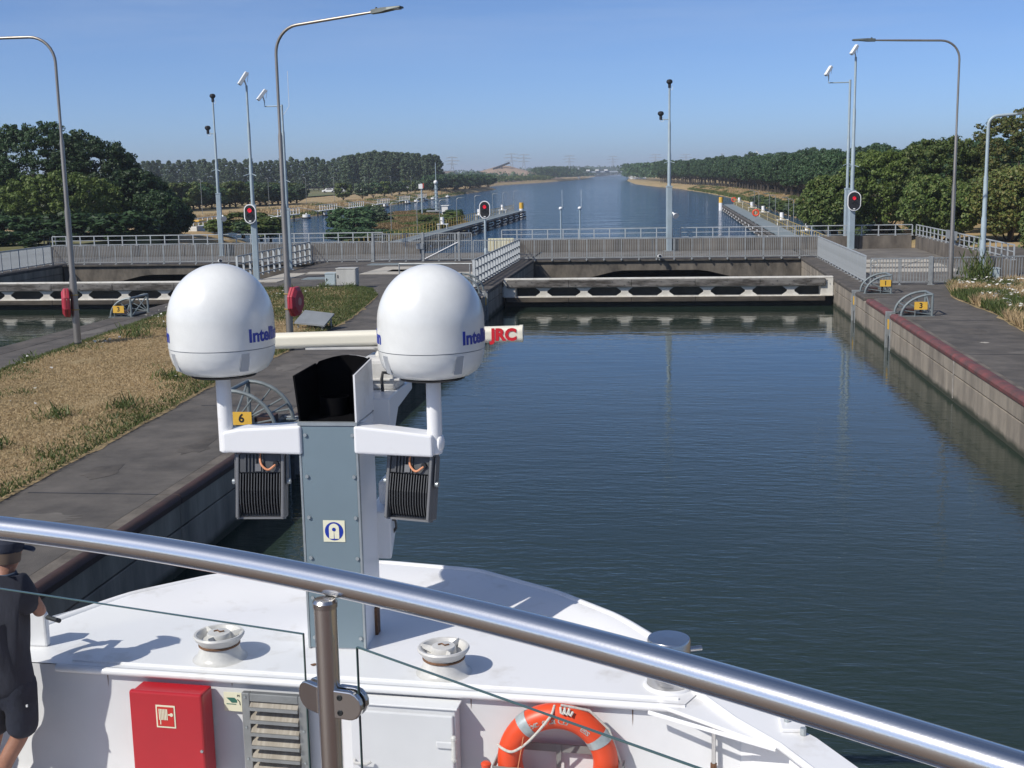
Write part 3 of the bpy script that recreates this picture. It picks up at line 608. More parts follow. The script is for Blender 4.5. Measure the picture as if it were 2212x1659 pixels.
for _ in range(900):
    y = 20+32*random.random(); x = lerp(GE_L, y)+(lerp(GE_R, y)-lerp(GE_L, y))*random.random()
    if noise.noise(Vector((x*0.4, y*0.3, 50))) > 0.08 and (y > 40 or random.random() < 0.10): P.append((x, y, Q+0.2+0.1*random.random()))
blossoms('white_flowers', P, 0.035, 'small white daisies scattered in the island lawn')
P = [(-17.4+0.6*random.random(), 34.3+1.6*random.random(), Q+0.1+0.1*random.random()) for _ in range(14)]; blossoms('white_flowers', P, 0.05, 'white flowers round the foot of the left lamp post')
P = np.stack([12.6+RNG.normal(0, 0.28, 420), 51.9+RNG.normal(0, 0.3, 420), Q+0.1+np.abs(RNG.normal(0, 0.5, 420))], 1)
tag(blades('shrub', P, 0.42, 0.03, 0.6, 'grass_green'), 'upright green weed bush before the right bar fence', 'shrub')

# rough grass on the spit and the banks
dry, green = [], []
for _ in range(60000):
    i = random.randrange(2, SPX.shape[0]-2); k = random.uniform(1.2, 14.8); j = int(k); t = k-j; u = random.random()
    p = (SPX[i, j]*(1-t)+SPX[i, j+1]*t)*(1-u)+(SPX[i+1, j]*(1-t)+SPX[i+1, j+1]*t)*u
    (green if noise.noise(Vector((p[0]*0.22, p[1]*0.12, 7))) > 0.12 else dry).append(tuple(p))
tag(blades('dry_grass', np.array(dry), 0.26, 0.05, 0.8, 'grass_spit'), 'tall dry grass on the spit between the channels', 'grass', kind='stuff')
tag(blades('green_grass', np.array(green), 0.3, 0.06, 0.8, 'grass_green'), 'green scrubby grass patches on the spit', 'grass', kind='stuff')
dry, green = [], []
for _ in range(70000):
    y = 100+330*random.random()**1.6; sd_ = random.random() < 0.6; o_ = 0.3+6.5*random.random()
    x = lerp(RS, y)+o_ if sd_ else lerp(LS, y)-o_; z = lerp(PROF, o_)-0.05
    if not sd_ and y < 130: continue
    (green if (o_ < 1.6 or noise.noise(Vector((x*0.3, y*0.1, 11))) > 0.25) else dry).append((x, y, z))
tag(blades('dry_grass', np.array(dry), 0.4, 0.07, 0.9, 'grass_dry'), 'dry grass along both canal banks', 'grass', kind='stuff')
tag(blades('green_grass', np.array(green), 0.5, 0.08, 0.8, 'grass_green'), 'green growth at the waterline of both canal banks', 'grass', kind='stuff')

# joints, patches and stains in the quay paving
jl = ['nearest', 'second', 'third', 'fourth', 'fifth', 'sixth', 'seventh']
for k, y in enumerate((10.5, 18.0, 25.5, 33.2, 40.7, 48.2)):
    for nm, x0, x1, sd_ in (('quay_joint', XR+0.37, 10.4, 'right quay'), ('quay_joint', -10.2, XL-0.37, 'island walkway')):
        tag(MB().b6(x0, x1, y-0.012, y+0.012, Q+0.001, Q+0.005).build(nm, 'black', smooth=False), kind='structure')
def stain(x, y, rx, ry, m):
    P_ = [(x+rx*math.cos(a)*(0.65+0.7*random.random()), y+ry*math.sin(a)*(0.65+0.7*random.random())) for a in np.linspace(0, 2*math.pi, 22)[:-1]]
    tag(MB().prism(P_, Q+0.001, Q+0.004).build('paving_patch', m, smooth=False), kind='structure')
for x, y, a, b_, mm2 in ((-9.2, 16.6, 0.5, 0.22, 'paving'), (-8.8, 16.2, 0.25, 0.07, 'paving'), (-9.6, 19.4, 0.3, 0.5, 'concrete_dark'), (-9.1, 27.0, 0.35, 0.9, 'concrete_dark'), (-9.9, 31.0, 0.3, 0.6, 'paving'), (8.9, 35.5, 0.12, 0.10, 'plate_light'), (9.2, 38.0, 0.3, 0.8, 'concrete_dark'), (9.6, 33.6, 0.5, 0.35, 'paving'), (9.0, 45.5, 0.3, 0.7, 'concrete_dark'), (-19.0, 38.5, 0.3, 0.8, 'paving'), (-8.7, 21.5, 0.25, 0.6, 'concrete_dark')): stain(x, y, a, b_, mm2)
# ================================================================== LOCK FURNITURE
def hoop(x, y, sgn, num, label, wx=1.0, hh=0.72, dep=1.15, plate_dx=0.0, plate_z=0.42):
    """guard hoop over a floating bollard slot: foot at the water side, upright on the land side (sgn = land direction)"""
    T = thing('bollard_guard', label, 'guard', (x, y, Q)); pr = 0.042
    for yy in (0, dep):
        pts = [(x+sgn*wx*(1-math.cos(a)), y+yy, Q+hh*math.sin(a)) for a in np.linspace(0, math.pi/2, 10)]
        MB().tube(pts+[(x+sgn*wx, y+yy, Q+hh)], pr, 8).build('hoop', 'hood_pipe', T)
        MB().cyl((x+sgn*wx, y+yy, Q), (x+sgn*wx, y+yy, Q+hh+0.03), pr, seg=8).build('upright', 'hood_pipe', T)
        MB().b6(x-0.08 if sgn > 0 else x-sgn*-wx-0.08, x+sgn*wx+0.08 if sgn > 0 else x+0.08, y+yy-0.05, y+yy+0.05, Q, Q+0.02).build('foot_plate', 'hood_pipe', T, smooth=False)
        for a in (0.28, 0.62, 1.0):
            MB().cyl((x+sgn*wx, y+yy+0.02, Q+0.05), (x+sgn*wx*(1-math.cos(a)), y+yy+0.02, Q+hh*math.sin(a)), 0.018, seg=6).build('strut', 'hood_pipe', T)
    for a in (math.pi/2, ): MB().cyl((x+sgn*wx, y, Q+hh), (x+sgn*wx, y+dep, Q+hh), pr, seg=8).build('cross_bar', 'hood_pipe', T)
    MB().cyl((x+sgn*wx*0.12, y, Q+0.34), (x+sgn*wx*0.12, y+dep, Q+0.34), 0.022, seg=6).build('cross_bar', 'hood_pipe', T)
    MB().cyl((x+sgn*wx, y+0.05, Q+0.05), (x+sgn*wx, y+dep-0.05, Q+hh-0.05), 0.022, seg=6).build('brace', 'hood_pipe', T)
    MB().b6(min(x+sgn*0.1, x+sgn*wx*1.0), max(x+sgn*0.1, x+sgn*wx*1.0), y+0.15, y+dep-0.15, Q, Q+0.07).build('hatch', 'steel_dark', T, smooth=False, bevel=0.01)
    MB().b6(min(x+sgn*0.2, x+sgn*0.55), max(x+sgn*0.2, x+sgn*0.55), y+0.35, y+0.8, Q+0.07, Q+0.2).cyl((x+sgn*0.7, y+0.3, Q+0.05), (x+sgn*0.7, y+0.3, Q+0.26), 0.05, seg=8).build('hinge_block', 'rust_steel', T)
    if num:
        px = x+sgn*(wx*0.62+plate_dx); P = MB().b6(px-0.21, px+0.21, y-0.075, y-0.055, Q+plate_z-0.13, Q+plate_z+0.13).build('number_plate', 'yellow', T, smooth=False)
        MB().cyl((px-0.18, y-0.05, Q), (px-0.18, y-0.05, Q+plate_z), 0.015, seg=6).build('plate_post', 'hood_pipe', T)
        lettering(num, 0.24, 'black_ink', P, (px, y-0.078, Q+plate_z), bold=0.006, name='numeral')
    return T
hoop(7.78, 41.95, 1, '3', 'grey pipe guard hoop with yellow 3 plate on the right quay', plate_z=0.36)
hoop(7.80, 49.7, 1, '1', 'grey pipe guard hoop with yellow 1 plate farther along the right quay', plate_dx=0.15)
hoop(-7.66, 22.9, -1, '6', 'grey pipe guard hoop with yellow 6 plate beside the mast', plate_dx=-0.06+0.15, plate_z=0.26, wx=0.93, hh=0.8)
hoop(-20.35, 42.7, 1, '3', 'grey pipe guard hoop with yellow 3 plate left of the left radome', plate_dx=-0.15, wx=0.8, hh=0.7, dep=1.5, plate_z=0.30)
hoop(-7.85, 51.0, -1, None, 'grey pipe guard hoop partly hidden by the right radome', wx=0.95, hh=0.75)

def street_lamp(x, y, H, arm, az, tilt, label, m='pole_steel', steps=(2.05, 4.1, 6.1), r0=0.105, bend=0.75, head=True):
    T = thing('street_lamp', label, 'lamp post', (x, y, Q)); zs = [0] + list(steps); rs = [r0*(1-0.2*k) for k in range(len(zs))]
    prof = []
    for k, z in enumerate(zs):
        top = zs[k+1] if k+1 < len(zs) else H-bend
        prof += [(rs[k], z+(0.12 if k else 0)), (rs[k], top)]
    MB().lathe(prof, (x, y, Q), 14).build('pole', m, T)
    MB().lathe([(r0*1.05, 0), (r0*1.05, 0.16), (r0, 0.18)], (x, y, Q), 14).build('foot_sleeve', 'black', T)
    d = Vector((math.cos(R(az)), math.sin(R(az)), 0)); ra = rs[-1]; base = Vector((x, y, Q+H-bend)); pts = [base-Vector((0, 0, 0.05))]
    for a in np.linspace(0, math.pi/2-R(tilt), 9): pts.append(base + d*bend*(1-math.cos(a)) + Vector((0, 0, bend*math.sin(a))))
    t = d*math.cos(R(tilt))+Vector((0, 0, math.sin(R(tilt)))); p = pts[-1]; end = p+t*(arm-bend); pts += [p+t*(arm-bend)*0.5, end]
    MB().tube(pts, [ra]*(len(pts)-1)+[ra*0.8], 10).build('arm', m, T)
    if head:
        rz = R(az); s = t.cross(Vector((0, 0, 1))).normalized(); u = s.cross(t).normalized(); o = MB()
        def sec(q, w, h0, h1): c = end+t*q; return [c-s*w+u*h0, c+s*w+u*h0, c+s*w*0.8+u*h1, c-s*w*0.8+u*h1]
        S_ = [sec(-0.05, 0.07, -0.05, 0.07), sec(0.25, 0.11, -0.05, 0.075), sec(0.45, 0.15, -0.03, 0.06), sec(0.85, 0.15, -0.01, 0.035)]
        o.add(sum(S_, []), [(0, 1, 2, 3), (15, 14, 13, 12)] + [(4*i+k, 4*i+4+k, 4*i+4+(k+1) % 4, 4*i+(k+1) % 4) for i in range(3) for k in range(4)])
        hd = o.build('lamp_head', 'head_grey', T, smooth=False, fix=True, bevel=0.012); c = end+t*0.62-u*0.018
        MB().box(tuple(c), (0.34, 0.24, 0.012), rz).build('lens', 'cam_white', hd, smooth=False)
        c = end+t*0.1+u*0.085; MB().ball(tuple(c), 0.035, 8, 6).build('sensor', 'black', hd)
    return T
street_lamp(-17.6, 34.6, 9.1, 4.2, 180, 0, 'steel lamp post at left with a red box strapped to its left side')
street_lamp(-10.83, 34.1, 9.1, 3.1, -12, 5, 'steel lamp post between the radomes with red box on its right side')
street_lamp(11.53, 51.9, 9.85, 3.35, 180, 2, 'steel lamp post on the right quay arching toward the camera masts')
street_lamp(13.91, 56.6, 7.05, 1.25, 0, 4, 'pale lamp post at the right edge before the trees', m='pole_paint', steps=(2.6, 4.4), r0=0.12, bend=0.4)

def buoy_box(x, y, z, az, label):
    T = thing('lifebuoy_box', label, 'lifebuoy box', (x, y, z)); d = Vector((math.cos(R(az)), math.sin(R(az)), 0)); s = Vector((-d.y, d.x, 0)); up = Vector((0, 0, 1)); c = Vector((x, y, z))
    def octa(q, r): return [c+d*q + (s*math.cos(a)+up*math.sin(a)*1.12)*r for a in [R(22.5+45*k) for k in range(8)]]
    def shell(sec): o = MB(); o.add(sum(sec, []), [tuple(range(8))[::-1], tuple(range(8*(len(sec)-1), 8*len(sec)))] + [(8*i+k, 8*i+(k+1) % 8, 8*i+8+(k+1) % 8, 8*i+8+k) for i in range(len(sec)-1) for k in range(8)]); return o
    shell([octa(0.12, 0.30), octa(0.14, 0.40), octa(0.215, 0.41)]).build('back_shell', 'buoy_red', T, smooth=False, fix=True, bevel=0.01)
    f = shell([octa(0.225, 0.41), octa(0.29, 0.40), octa(0.36, 0.30)]).build('lid', 'buoy_red', T, smooth=False, fix=True, bevel=0.012)
    r0 = [c+d*0.365+(s*math.cos(a)+up*math.sin(a))*0.12 for a in np.linspace(0, 2*math.pi, 17)[:-1]]
    MB().add(r0, [tuple(range(16))]).build('emblem', 'buoy_pale', f, smooth=False, fix=True)
    for z2 in (-0.22, 0.22): MB().torus((x, y, z+z2), 0.115, 0.014, 20, 6).build('strap', 'yellow_paint', T)
    return T
buoy_box(-17.6, 34.6, 2.64, 207, 'red octagonal lifebuoy box strapped to the left lamp post')
buoy_box(-10.83, 34.1, 2.68, -8, 'red octagonal lifebuoy box with pale disc on the middle lamp post')

# masts with cameras ------------------------------------------------------
def bullet_cam(P, p, az, dn, foot=None):
    d = Vector((math.cos(R(az))*math.cos(R(dn)), math.sin(R(az))*math.cos(R(dn)), -math.sin(R(dn)))); q = Vector(p); o = MB(); s = d.cross(Vector((0, 0, 1))).normalized(); u = s.cross(d)
    def sec(t, w, h): c_ = q+d*t; return [c_-s*w-u*h, c_+s*w-u*h, c_+s*w+u*h, c_-s*w+u*h]
    S_ = sec(-0.35, 0.11, 0.09)+sec(0.35, 0.11, 0.09)
    o.add(S_, [(0, 1, 2, 3), (7, 6, 5, 4)]+[(k, 4+k, 4+(k+1) % 4, (k+1) % 4) for k in range(4)]); hs = o.build('camera_housing', 'cam_white', P, smooth=False, fix=True, bevel=0.02)
    if foot: f_ = Vector(foot); MB().tube([f_, f_+(q-f_)*0.5+Vector((0, 0, 0.06)), q-u*0.06], 0.04, 8).build('bracket', 'cam_white', hs)
    MB().tube([q-d*0.3, q-d*0.5-Vector((0, 0, 0.1)), q-d*0.35-Vector((0, 0, 0.45))], 0.012, 6).build('cable', 'cam_white', hs); return hs
def dome_cam(P, p):
    b_ = MB().lathe([(0.0, 0.0), (0.09, 0.0), (0.09, 0.22), (0.12, 0.25), (0.19, 0.32), (0.19, 0.42), (0.12, 0.5), (0, 0.52)], p, 12).build('dome_camera', 'black', P)
    MB().torus((p[0]+0.08, p[1], p[2]+0.0), 0.12, 0.012, 12, 6, 'y').build('cable', 'cam_white', b_)
def mast(x, y, label, zsq, sq, steps, H, m='pole_paint'):
    T = thing('camera_mast', label, 'mast', (x, y, Q))
    MB().box((x, y, Q+zsq/2), (sq, sq, zsq), R(12)).build('base_post', m, T, smooth=False, bevel=0.03)
    MB().box((x, y, Q+zsq+0.06), (sq*1.05, sq*1.05, 0.1), R(12)).build('collar', m, T, smooth=False)
    MB().box((x, y, Q+0.02), (sq*1.7, sq*1.7, 0.04), R(12)).build('base_plate', 'galv', T, smooth=False)
    zs = [zsq+0.1]+list(steps)+[H]; prof = []
    for k in range(len(zs)-1): r = sq*(0.33-0.07*k); prof += [(r, zs[k]+(0.1 if k else 0)), (r, zs[k+1])]
    MB().lathe(prof, (x, y, Q), 12).build('upper_pole', m, T)
    for s in (-1, 1): MB().cyl((x+s*0.05, y-0.05, Q+zsq+1.6), (x+s*0.32, y-0.2, Q+zsq+1.5), 0.02, seg=6).build('step_bar', m, T)
    return T
M1 = mast(-29.0, 77.6, 'leftmost camera mast with two black dome cameras', 4.0, 0.30, (6.0, 7.9), 9.9); dome_cam(M1, (-29.0, 77.6, Q+9.9))
MB().cyl((-29.5, 77.6, Q+7.9), (-29, 77.6, Q+7.9), 0.03, seg=6).build('side_arm', 'pole_paint', M1); dome_cam(M1, (-29.45, 77.6, Q+7.9))
M2 = mast(-20.15, 58.55, 'camera mast carrying the left red signal', 3.6, 0.28, (5.6, 7.6), 9.4); bullet_cam(M2, (-20.25, 58.4, Q+9.72), 215, 55, (-20.15, 58.55, Q+9.36))
M3 = mast(-20.5, 65.1, 'camera mast just right of the middle lamp post', 3.25, 0.30, (5.4, 7.4), 8.85)
MB().tube([(-21.45, 65.1, Q+9.1), (-21.45, 65.1, Q+8.78), (-20.5, 65.1, Q+8.78)], 0.035, 6).build('side_arm', 'pole_paint', M3); bullet_cam(M3, (-21.55, 65.0, Q+9.38), 215, 50, (-21.45, 65.1, Q+9.05))
MB().tube([(-20.45, 65.1, Q+8.3), (-20.1, 65.1, Q+8.75), (-20.1, 65.1, Q+10.6)], 0.012, 6).build('whip_aerial', 'cam_white', M3)
M4 = mast(0.15, 77.75, 'camera mast standing before the open canal in the middle', 3.95, 0.34, (6.0, 7.9), 10.0); dome_cam(M4, (0.15, 77.75, Q+10.0))
MB().cyl((-0.4, 77.75, Q+8.1), (0.15, 77.75, Q+8.1), 0.03, seg=6).build('side_arm', 'pole_paint', M4); dome_cam(M4, (-0.38, 77.75, Q+8.1))
def floodcone(P, p, az=-60):
    d = Vector((math.cos(R(az)), math.sin(R(az)), -0.5)).normalized(); q = Vector(p); MB().tube([q, q+d*0.12, q+d*0.34], [0.05, 0.09, 0.20], 10).tube([q, q-d*0.12], 0.05, 8).build('horn_speaker', 'cam_white', P)
floodcone(M4, (0.42, 77.5, 3.25+Q-0.9)); floodcone(M1, (-28.7, 77.4, Q+2.6))
M5 = mast(11.24, 77.6, 'taller right camera mast carrying the right red signal', 3.5, 0.36, (6.2, 8.4), 11.5); bullet_cam(M5, (11.1, 77.4, Q+11.9), 215, 50, (11.24, 77.6, Q+11.45))
M6 = mast(11.2, 79.4, 'right camera mast with side arm behind the taller one', 3.6, 0.28, (6.8,), 10.3)
MB().tube([(9.9, 79.4, Q+10.5), (9.9, 79.4, Q+10.15), (11.2, 79.4, Q+10.15)], 0.04, 6).build('side_arm', 'pole_paint', M6); bullet_cam(M6, (9.85, 79.2, Q+10.85), 215, 52, (9.9, 79.4, Q+10.45))
slab('mast_plinth', 10.7, 11.7, 79.0, 79.8, -1, Q, 'concrete')

def signal(x, y, z, w, h, label, post=None):
    T = thing('signal_light', label, 'signal light', (x, y, z-h/2))
    def oval(a, b_): return [(x+(a-0)*math.cos(t), z+(b_-a)*(1 if math.sin(t) >= 0 else -1)+a*math.sin(t)) for t in np.linspace(0.05, 2*math.pi+0.05, 33)[:-1]]
    MB().prism(oval(w/2, h/2), y-0.06, y, 'y').build('rim_board', 'white_rim', T, fix=True, smooth=False)
    MB().prism(oval(w/2-0.05, h/2-0.05), y-0.075, y-0.061, 'y').build('board', 'black', T, fix=True, smooth=False)
    for k, mm_ in ((0.17, 'lamp_red'), (-0.12, 'lamp_off')):
        L_ = MB().cyl((x, y-0.076, z+k), (x, y-0.10, z+k), 0.105, seg=18).build('lamp', mm_, T)
        MB().lathe([(0.14, 0), (0.15, 0)], (0, 0, 0), 4); MB().tube([(x+0.145*math.cos(a), y-0.16, z+k+0.135*math.sin(a)) for a in np.linspace(0.2, math.pi-0.2, 9)], 0.02, 5).tube([(x+0.145*math.cos(a), y-0.10, z+k+0.145*math.sin(a)) for a in np.linspace(0.0, math.pi, 9)], 0.02, 5).build('visor', 'black', L_)
    MB().b6(x-0.06, x+0.06, y-0.09, y-0.076, z-h/2+0.09, z-h/2+0.15).build('tag_plate', 'cam_white', T, smooth=False)
    if post: MB().cyl((x, y+0.06, Q), (x, y+0.06, z), 0.07, seg=10).build('post', 'pole_paint', T); MB().lathe([(0.12, 0), (0.12, 0.5), (0.08, 0.55)], (x, y+0.06, Q), 10).build('post_sleeve', 'pole_paint', T)
    return T
signal(-20.22, 58.3, 4.52, 0.60, 0.94, 'red oval signal light on the left camera mast')
signal(-10.9, 73.7, 4.12, 0.66, 1.06, 'red oval signal light on its own post above the gate', post=True)
signal(11.33, 77.3, 4.2, 0.80, 1.18, 'red oval signal light on the right camera mast')

def cab(x0, x1, y0, y1, h, m, label, legs=0.0):
    T = thing('control_cabinet', label, 'cabinet', ((x0+x1)/2, (y0+y1)/2, Q)); z0 = Q+0.14
    MB().b6(x0, x1, y0, y1, z0, Q+h).build('body', m, T, smooth=False, bevel=0.012); MB().b6(x0+0.02, x1-0.02, y0+0.02, y1-0.02, Q, z0).build('plinth', 'concrete', T, smooth=False)
    MB().b6(x0-0.02, x1+0.02, y0-0.02, y1+0.02, Q+h, Q+h+0.04).build('roof', m, T, smooth=False, bevel=0.01)
    d = MB().b6(x0+0.03, x1-0.03, y0-0.012, y0-0.002, z0+0.03, Q+h-0.04).build('door', m, T, smooth=False, bevel=0.004); MB().b6(x0+0.06, x0+0.10, y0-0.03, y0-0.012, Q+h*0.55, Q+h*0.7).build('handle', 'black', d, smooth=False)
cab(-14.75, -13.85, 53.6, 54.2, 0.88, 'cabinet', 'larger pale grey cabinet at the far end of the lawn'); cab(-15.3, -14.82, 53.7, 54.15, 0.66, 'cabinet_blue', 'smaller blue grey cabinet beside the larger one')
cab(13.05, 13.6, 52.4, 52.8, 0.72, 'cabinet_blue', 'small blue grey cabinet among the white flowers')
T = thing('tilted_display_board', 'low grey sloping board beside the middle lamp post', 'board', (-11.6, 38.7, Q))
MB().add([(-12.0, 38.3, Q+0.32), (-11.0, 38.3, Q+0.22), (-10.9, 39.2, Q+0.50), (-11.9, 39.2, Q+0.62)] + [(-12.0, 38.3, Q+0.27), (-11.0, 38.3, Q+0.17), (-10.9, 39.2, Q+0.45), (-11.9, 39.2, Q+0.57)], [(0, 1, 2, 3), (7, 6, 5, 4), (0, 4, 5, 1), (1, 5, 6, 2), (2, 6, 7, 3), (3, 7, 4, 0)]).build('panel', 'grey_panel', T, smooth=False)
for x, y in ((-11.9, 38.4), (-11.1, 38.4), (-11.0, 39.1), (-11.8, 39.1)): MB().cyl((x, y, Q), (x, y, Q+0.4 if y > 39 else Q+0.2), 0.03, seg=6).build('leg', 'galv', T)
def pigcam(x, y, z, az, label):
    T = thing('quay_camera', label, 'camera', (x, y, z)); d = Vector((math.cos(R(az)), math.sin(R(az)), 0.15)); q = Vector((x, y, z+0.22))
    MB().cyl(tuple(q-d*0.15), tuple(q+d*0.15), 0.11, seg=14).build('housing', 'cam_white', T); MB().cyl(tuple(q+d*0.151), tuple(q+d*0.165), 0.085, seg=14).build('lens', 'lamp_off', T); MB().cyl((x, y, z), (x, y, z+0.15), 0.04, seg=8).build('foot', 'galv', T)
pigcam(-0.4, 70.55, Q-0.05, -80, 'small round white camera below the bridge railing of the right chamber'); pigcam(-26.5, 70.55, Q-0.05, -60, 'small grey camera below the bridge railing of the left chamber')
MB_ = MB().b6(-11.0, -9.4, 75.5, 75.6, Q+0.25, Q+1.05); T = thing('warning_board', 'pale yellow gridded board behind the railing', 'sign', (-10.2, 75.55, Q)); MB_.build('board', 'sign_cream', T, smooth=False)
for x in np.arange(-10.85, -9.45, 0.2): MB().b6(x-0.012, x+0.012, 75.48, 75.495, Q+0.27, Q+1.03).build('grid_line', 'yellow_paint', T, smooth=False)
for x in (-10.9, -9.5): MB().b6(x-0.03, x+0.03, 75.6, 75.66, Q, Q+1.05).build('post', 'galv', T, smooth=False)
for x, lb in ((-8.55, 'left of the two thin white topped posts in the canal approach'), (-7.0, 'right of the two thin white topped posts in the canal approach')):
    T = thing('beacon_post', lb, 'post', (x, 100, -0.6)); MB().cyl((x, 100, -0.6), (x, 100, 3.3), 0.06, seg=8).build('pole', 'pole_paint', T); MB().ball((x, 100, 3.4), (0.16, 0.16, 0.14), 10, 8).build('lantern', 'cam_white', T); MB().cyl((x+0.12, 100, 3.3), (x+0.12, 100, 4.9), 0.012, seg=5).build('whip_aerial', 'cam_white', T)

# guide jetties -------------------------------------------------------------
def jetty(x, y0, y1, sgn, label, rail_m, lampn):
    """sgn = side on which the walkway rail stands (away from the fairway)"""
    T = thing('guide_jetty', label, 'jetty', (x, y0, 0)); w = 1.5; xa, xb = sorted((x, x+sgn*w)); n = int((y1-y0)/6)
    for k in range(n):
        a = y0+(y1-y0)*k/n; bb = y0+(y1-y0)*(k+1)/n
        MB().b6(xa, xb, a+0.01, bb-0.01, 0.88, 1.0).build('deck_plank', 'plate_blue', T, smooth=False)
        for z in (0.15, 0.48, 0.8): MB().b6(x-sgn*0.22-0.1, x-sgn*0.22+0.1, a+0.04, bb-0.04, z-0.09, z+0.09).build('fender_beam', 'timber_dark' if sgn < 0 else 'timber', T, smooth=False)
        MB().cyl((x, a+0.2, -1.5), (x, a+0.2, 0.95), 0.16, seg=8).build('pile', 'steel_dark', T)
        MB().b6(x-sgn*0.34-0.02, x-sgn*0.34+0.02, a+2.6, a+3.1, 0.38, 0.60).build('reflector', 'white_rim', T, smooth=False); MB().b6(x-sgn*0.34-0.02, x-sgn*0.34+0.02, a+0.4, a+0.8, 0.06, 0.24).build('reflector', 'white_rim', T, smooth=False)
    rx = x+sgn*(w-0.05)
    for z in (1.40, 1.85): MB().b6(rx-0.02, rx+0.02, y0, y1, z-0.02, z+0.02).build('rail', rail_m, T, smooth=False)
    pm = MB().b6(-0.018, 0.018, -0.018, 0.018, 0, 0.87).mesh('rail_post', rail_m, smooth=False)
    for y in np.arange(y0, y1, 1.5): piece('rail_post', pm, T, (rx, y, 1.0))
    return T
jetty(-20.8, 80, 180, -1, 'left guide jetty with black fender beams pointing up the canal', 'yellow_paint', 6)
jetty(8.9, 80, 196, 1, 'right guide jetty with yellow railing pointing up the canal', 'yellow_paint', 6)
def endpost(x, y, label):
    T = thing('jetty_end_post', label, 'post', (x, y, -1)); MB().cyl((x, y, -1), (x, y, 1.2), 0.33, seg=14).build('lower_pile', 'white_rim', T); MB().cyl((x, y, 1.2), (x, y, 2.1), 0.33, seg=14).build('upper_pile', 'yellow', T)
endpost(8.5, 198, 'yellow topped pile at the tip of the right jetty'); endpost(-21.4, 182, 'yellow topped pile at the tip of the left jetty')
def bollard_stand(x, y, side, label):
    T = thing('bollard_stand', label, 'bollard', (x, y, 0.9)); MB().cyl((x, y, 1.5), (x, y, 2.15), 0.19, seg=12).build('drum', 'white_rim', T); MB().b6(x-0.5, x+0.6, y-0.35, y+0.35, 1.42, 1.5).build('table', 'cam_white', T, smooth=False)
    for a, bb in ((-0.4, -0.3), (0.5, -0.3), (-0.4, 0.3), (0.5, 0.3)): MB().cyl((x+a, y+bb, -1), (x+a, y+bb, 1.45), 0.035, seg=6).build('leg', 'cam_white', T)
for k, (x, y) in enumerate([(10.9, 190), (10.9, 162), (10.9, 143), (10.9, 120), (10.9, 98)]): bollard_stand(x, y, 1, ['farthest white drum stand on the right jetty', 'second farthest white drum stand on the right jetty', 'middle white drum stand on the right jetty', 'second nearest white drum stand on the right jetty', 'nearest white drum stand beside the right jetty rail'][k])
for k, (x, y) in enumerate([(-22.4, 168), (-22.6, 148), (-22.2, 121)]): bollard_stand(x, y, -1, ['far white drum stand on the left jetty', 'middle white drum stand on the left jetty', 'near white drum stand on the left jetty'][k])
def small_lamp(x, y, z, h, az, label, group):
    T = thing('path_lamp', label, 'lamp post', (x, y, z), group); d = Vector((math.cos(R(az)), math.sin(R(az)), 0)); b_ = Vector((x, y, z+h-0.25))
    MB().tube([(x, y, z-0.3), tuple(b_)] + [tuple(b_+d*0.25*(1-math.cos(a))+Vector((0, 0, 0.25*math.sin(a)))) for a in np.linspace(0.3, 1.5, 5)] + [tuple(b_+d*0.5+Vector((0, 0, 0.26)))], 0.032, 6).build('pole', 'galv', T)
    c = b_+d*0.60+Vector((0, 0, 0.25)); MB().box(tuple(c), (0.26, 0.09, 0.05), R(az)).build('lamp_head', 'galv', T, smooth=False, bevel=0.02)
for k, (x, y) in enumerate([(-24.9, 110), (-22.9, 112), (-21.9, 118), (-21.9, 128), (-22.0, 141), (-21.9, 155), (-21.9, 165), (-21.9, 177)]): small_lamp(x, y, 0.9, 3.0, 10, 'thin curved lamp on the left jetty, number %s from the bridge' % ['one', 'two', 'three', 'four', 'five', 'six', 'seven', 'eight'][k], 'lamps along the left jetty')
for k, y in enumerate([103, 111, 120, 128, 140, 152, 165, 178]): small_lamp(12.0+0.3*(k % 2), y, 0.3, 3.1, 190, 'thin curved lamp behind the right jetty, number %s from the bridge' % ['one', 'two', 'three', 'four', 'five', 'six', 'seven', 'eight'][k], 'lamps along the right jetty')
for x, y, lb in ((11.2, 194, 'red lifebuoy stand near the tip of the right jetty'), (10.2, 132, 'orange lifebuoy stand midway along the right jetty')):
    T = thing('lifebuoy_stand', lb, 'lifebuoy', (x-0.9, y, 1.0)); MB().cyl((x-0.9, y, 1), (x-0.9, y, 1.6), 0.03, seg=6).build('post', 'galv', T); MB().torus((x-0.9, y-0.06, 1.75), 0.3, 0.09, 20, 8, 'y').build('ring', 'buoy_orange', T)

# left bank: landing stages, mooring floats, spit mast ------------------------
def stage(x, y, L, label):
    T = thing('landing_stage', label, 'jetty', (x, y, 0), 'white landing stages on the left bank')
    MB().b6(x-0.4, x+0.4, y-L/2, y+L/2, 0.85, 0.95).build('walkway', 'white_far', T, smooth=False)
    for s in (-0.4, 0.4):
        for z in (1.4, 1.85): MB().b6(x+s-0.02, x+s+0.02, y-L/2, y+L/2, z-0.025, z+0.025).build('rail', 'white_gate', T, smooth=False)
    for k in range(int(L/1.5)+1):
        MB().b6(x+0.36, x+0.44, y-L/2+1.5*k-0.04, y-L/2+1.5*k+0.04, 0.9, 1.9).build('rail_post', 'white_far', T, smooth=False)
        if k % 2 == 0: MB().cyl((x, y-L/2+1.5*k, -1), (x, y-L/2+1.5*k, 0.9), 0.12, seg=6).build('pile', 'steel_dark', T)
    MB().tube([(x-0.2, y-L/2, 1.0), (x-3.0, y-L/2-1.5, 1.6)], 0.05, 6).build('ramp', 'white_gate', T)
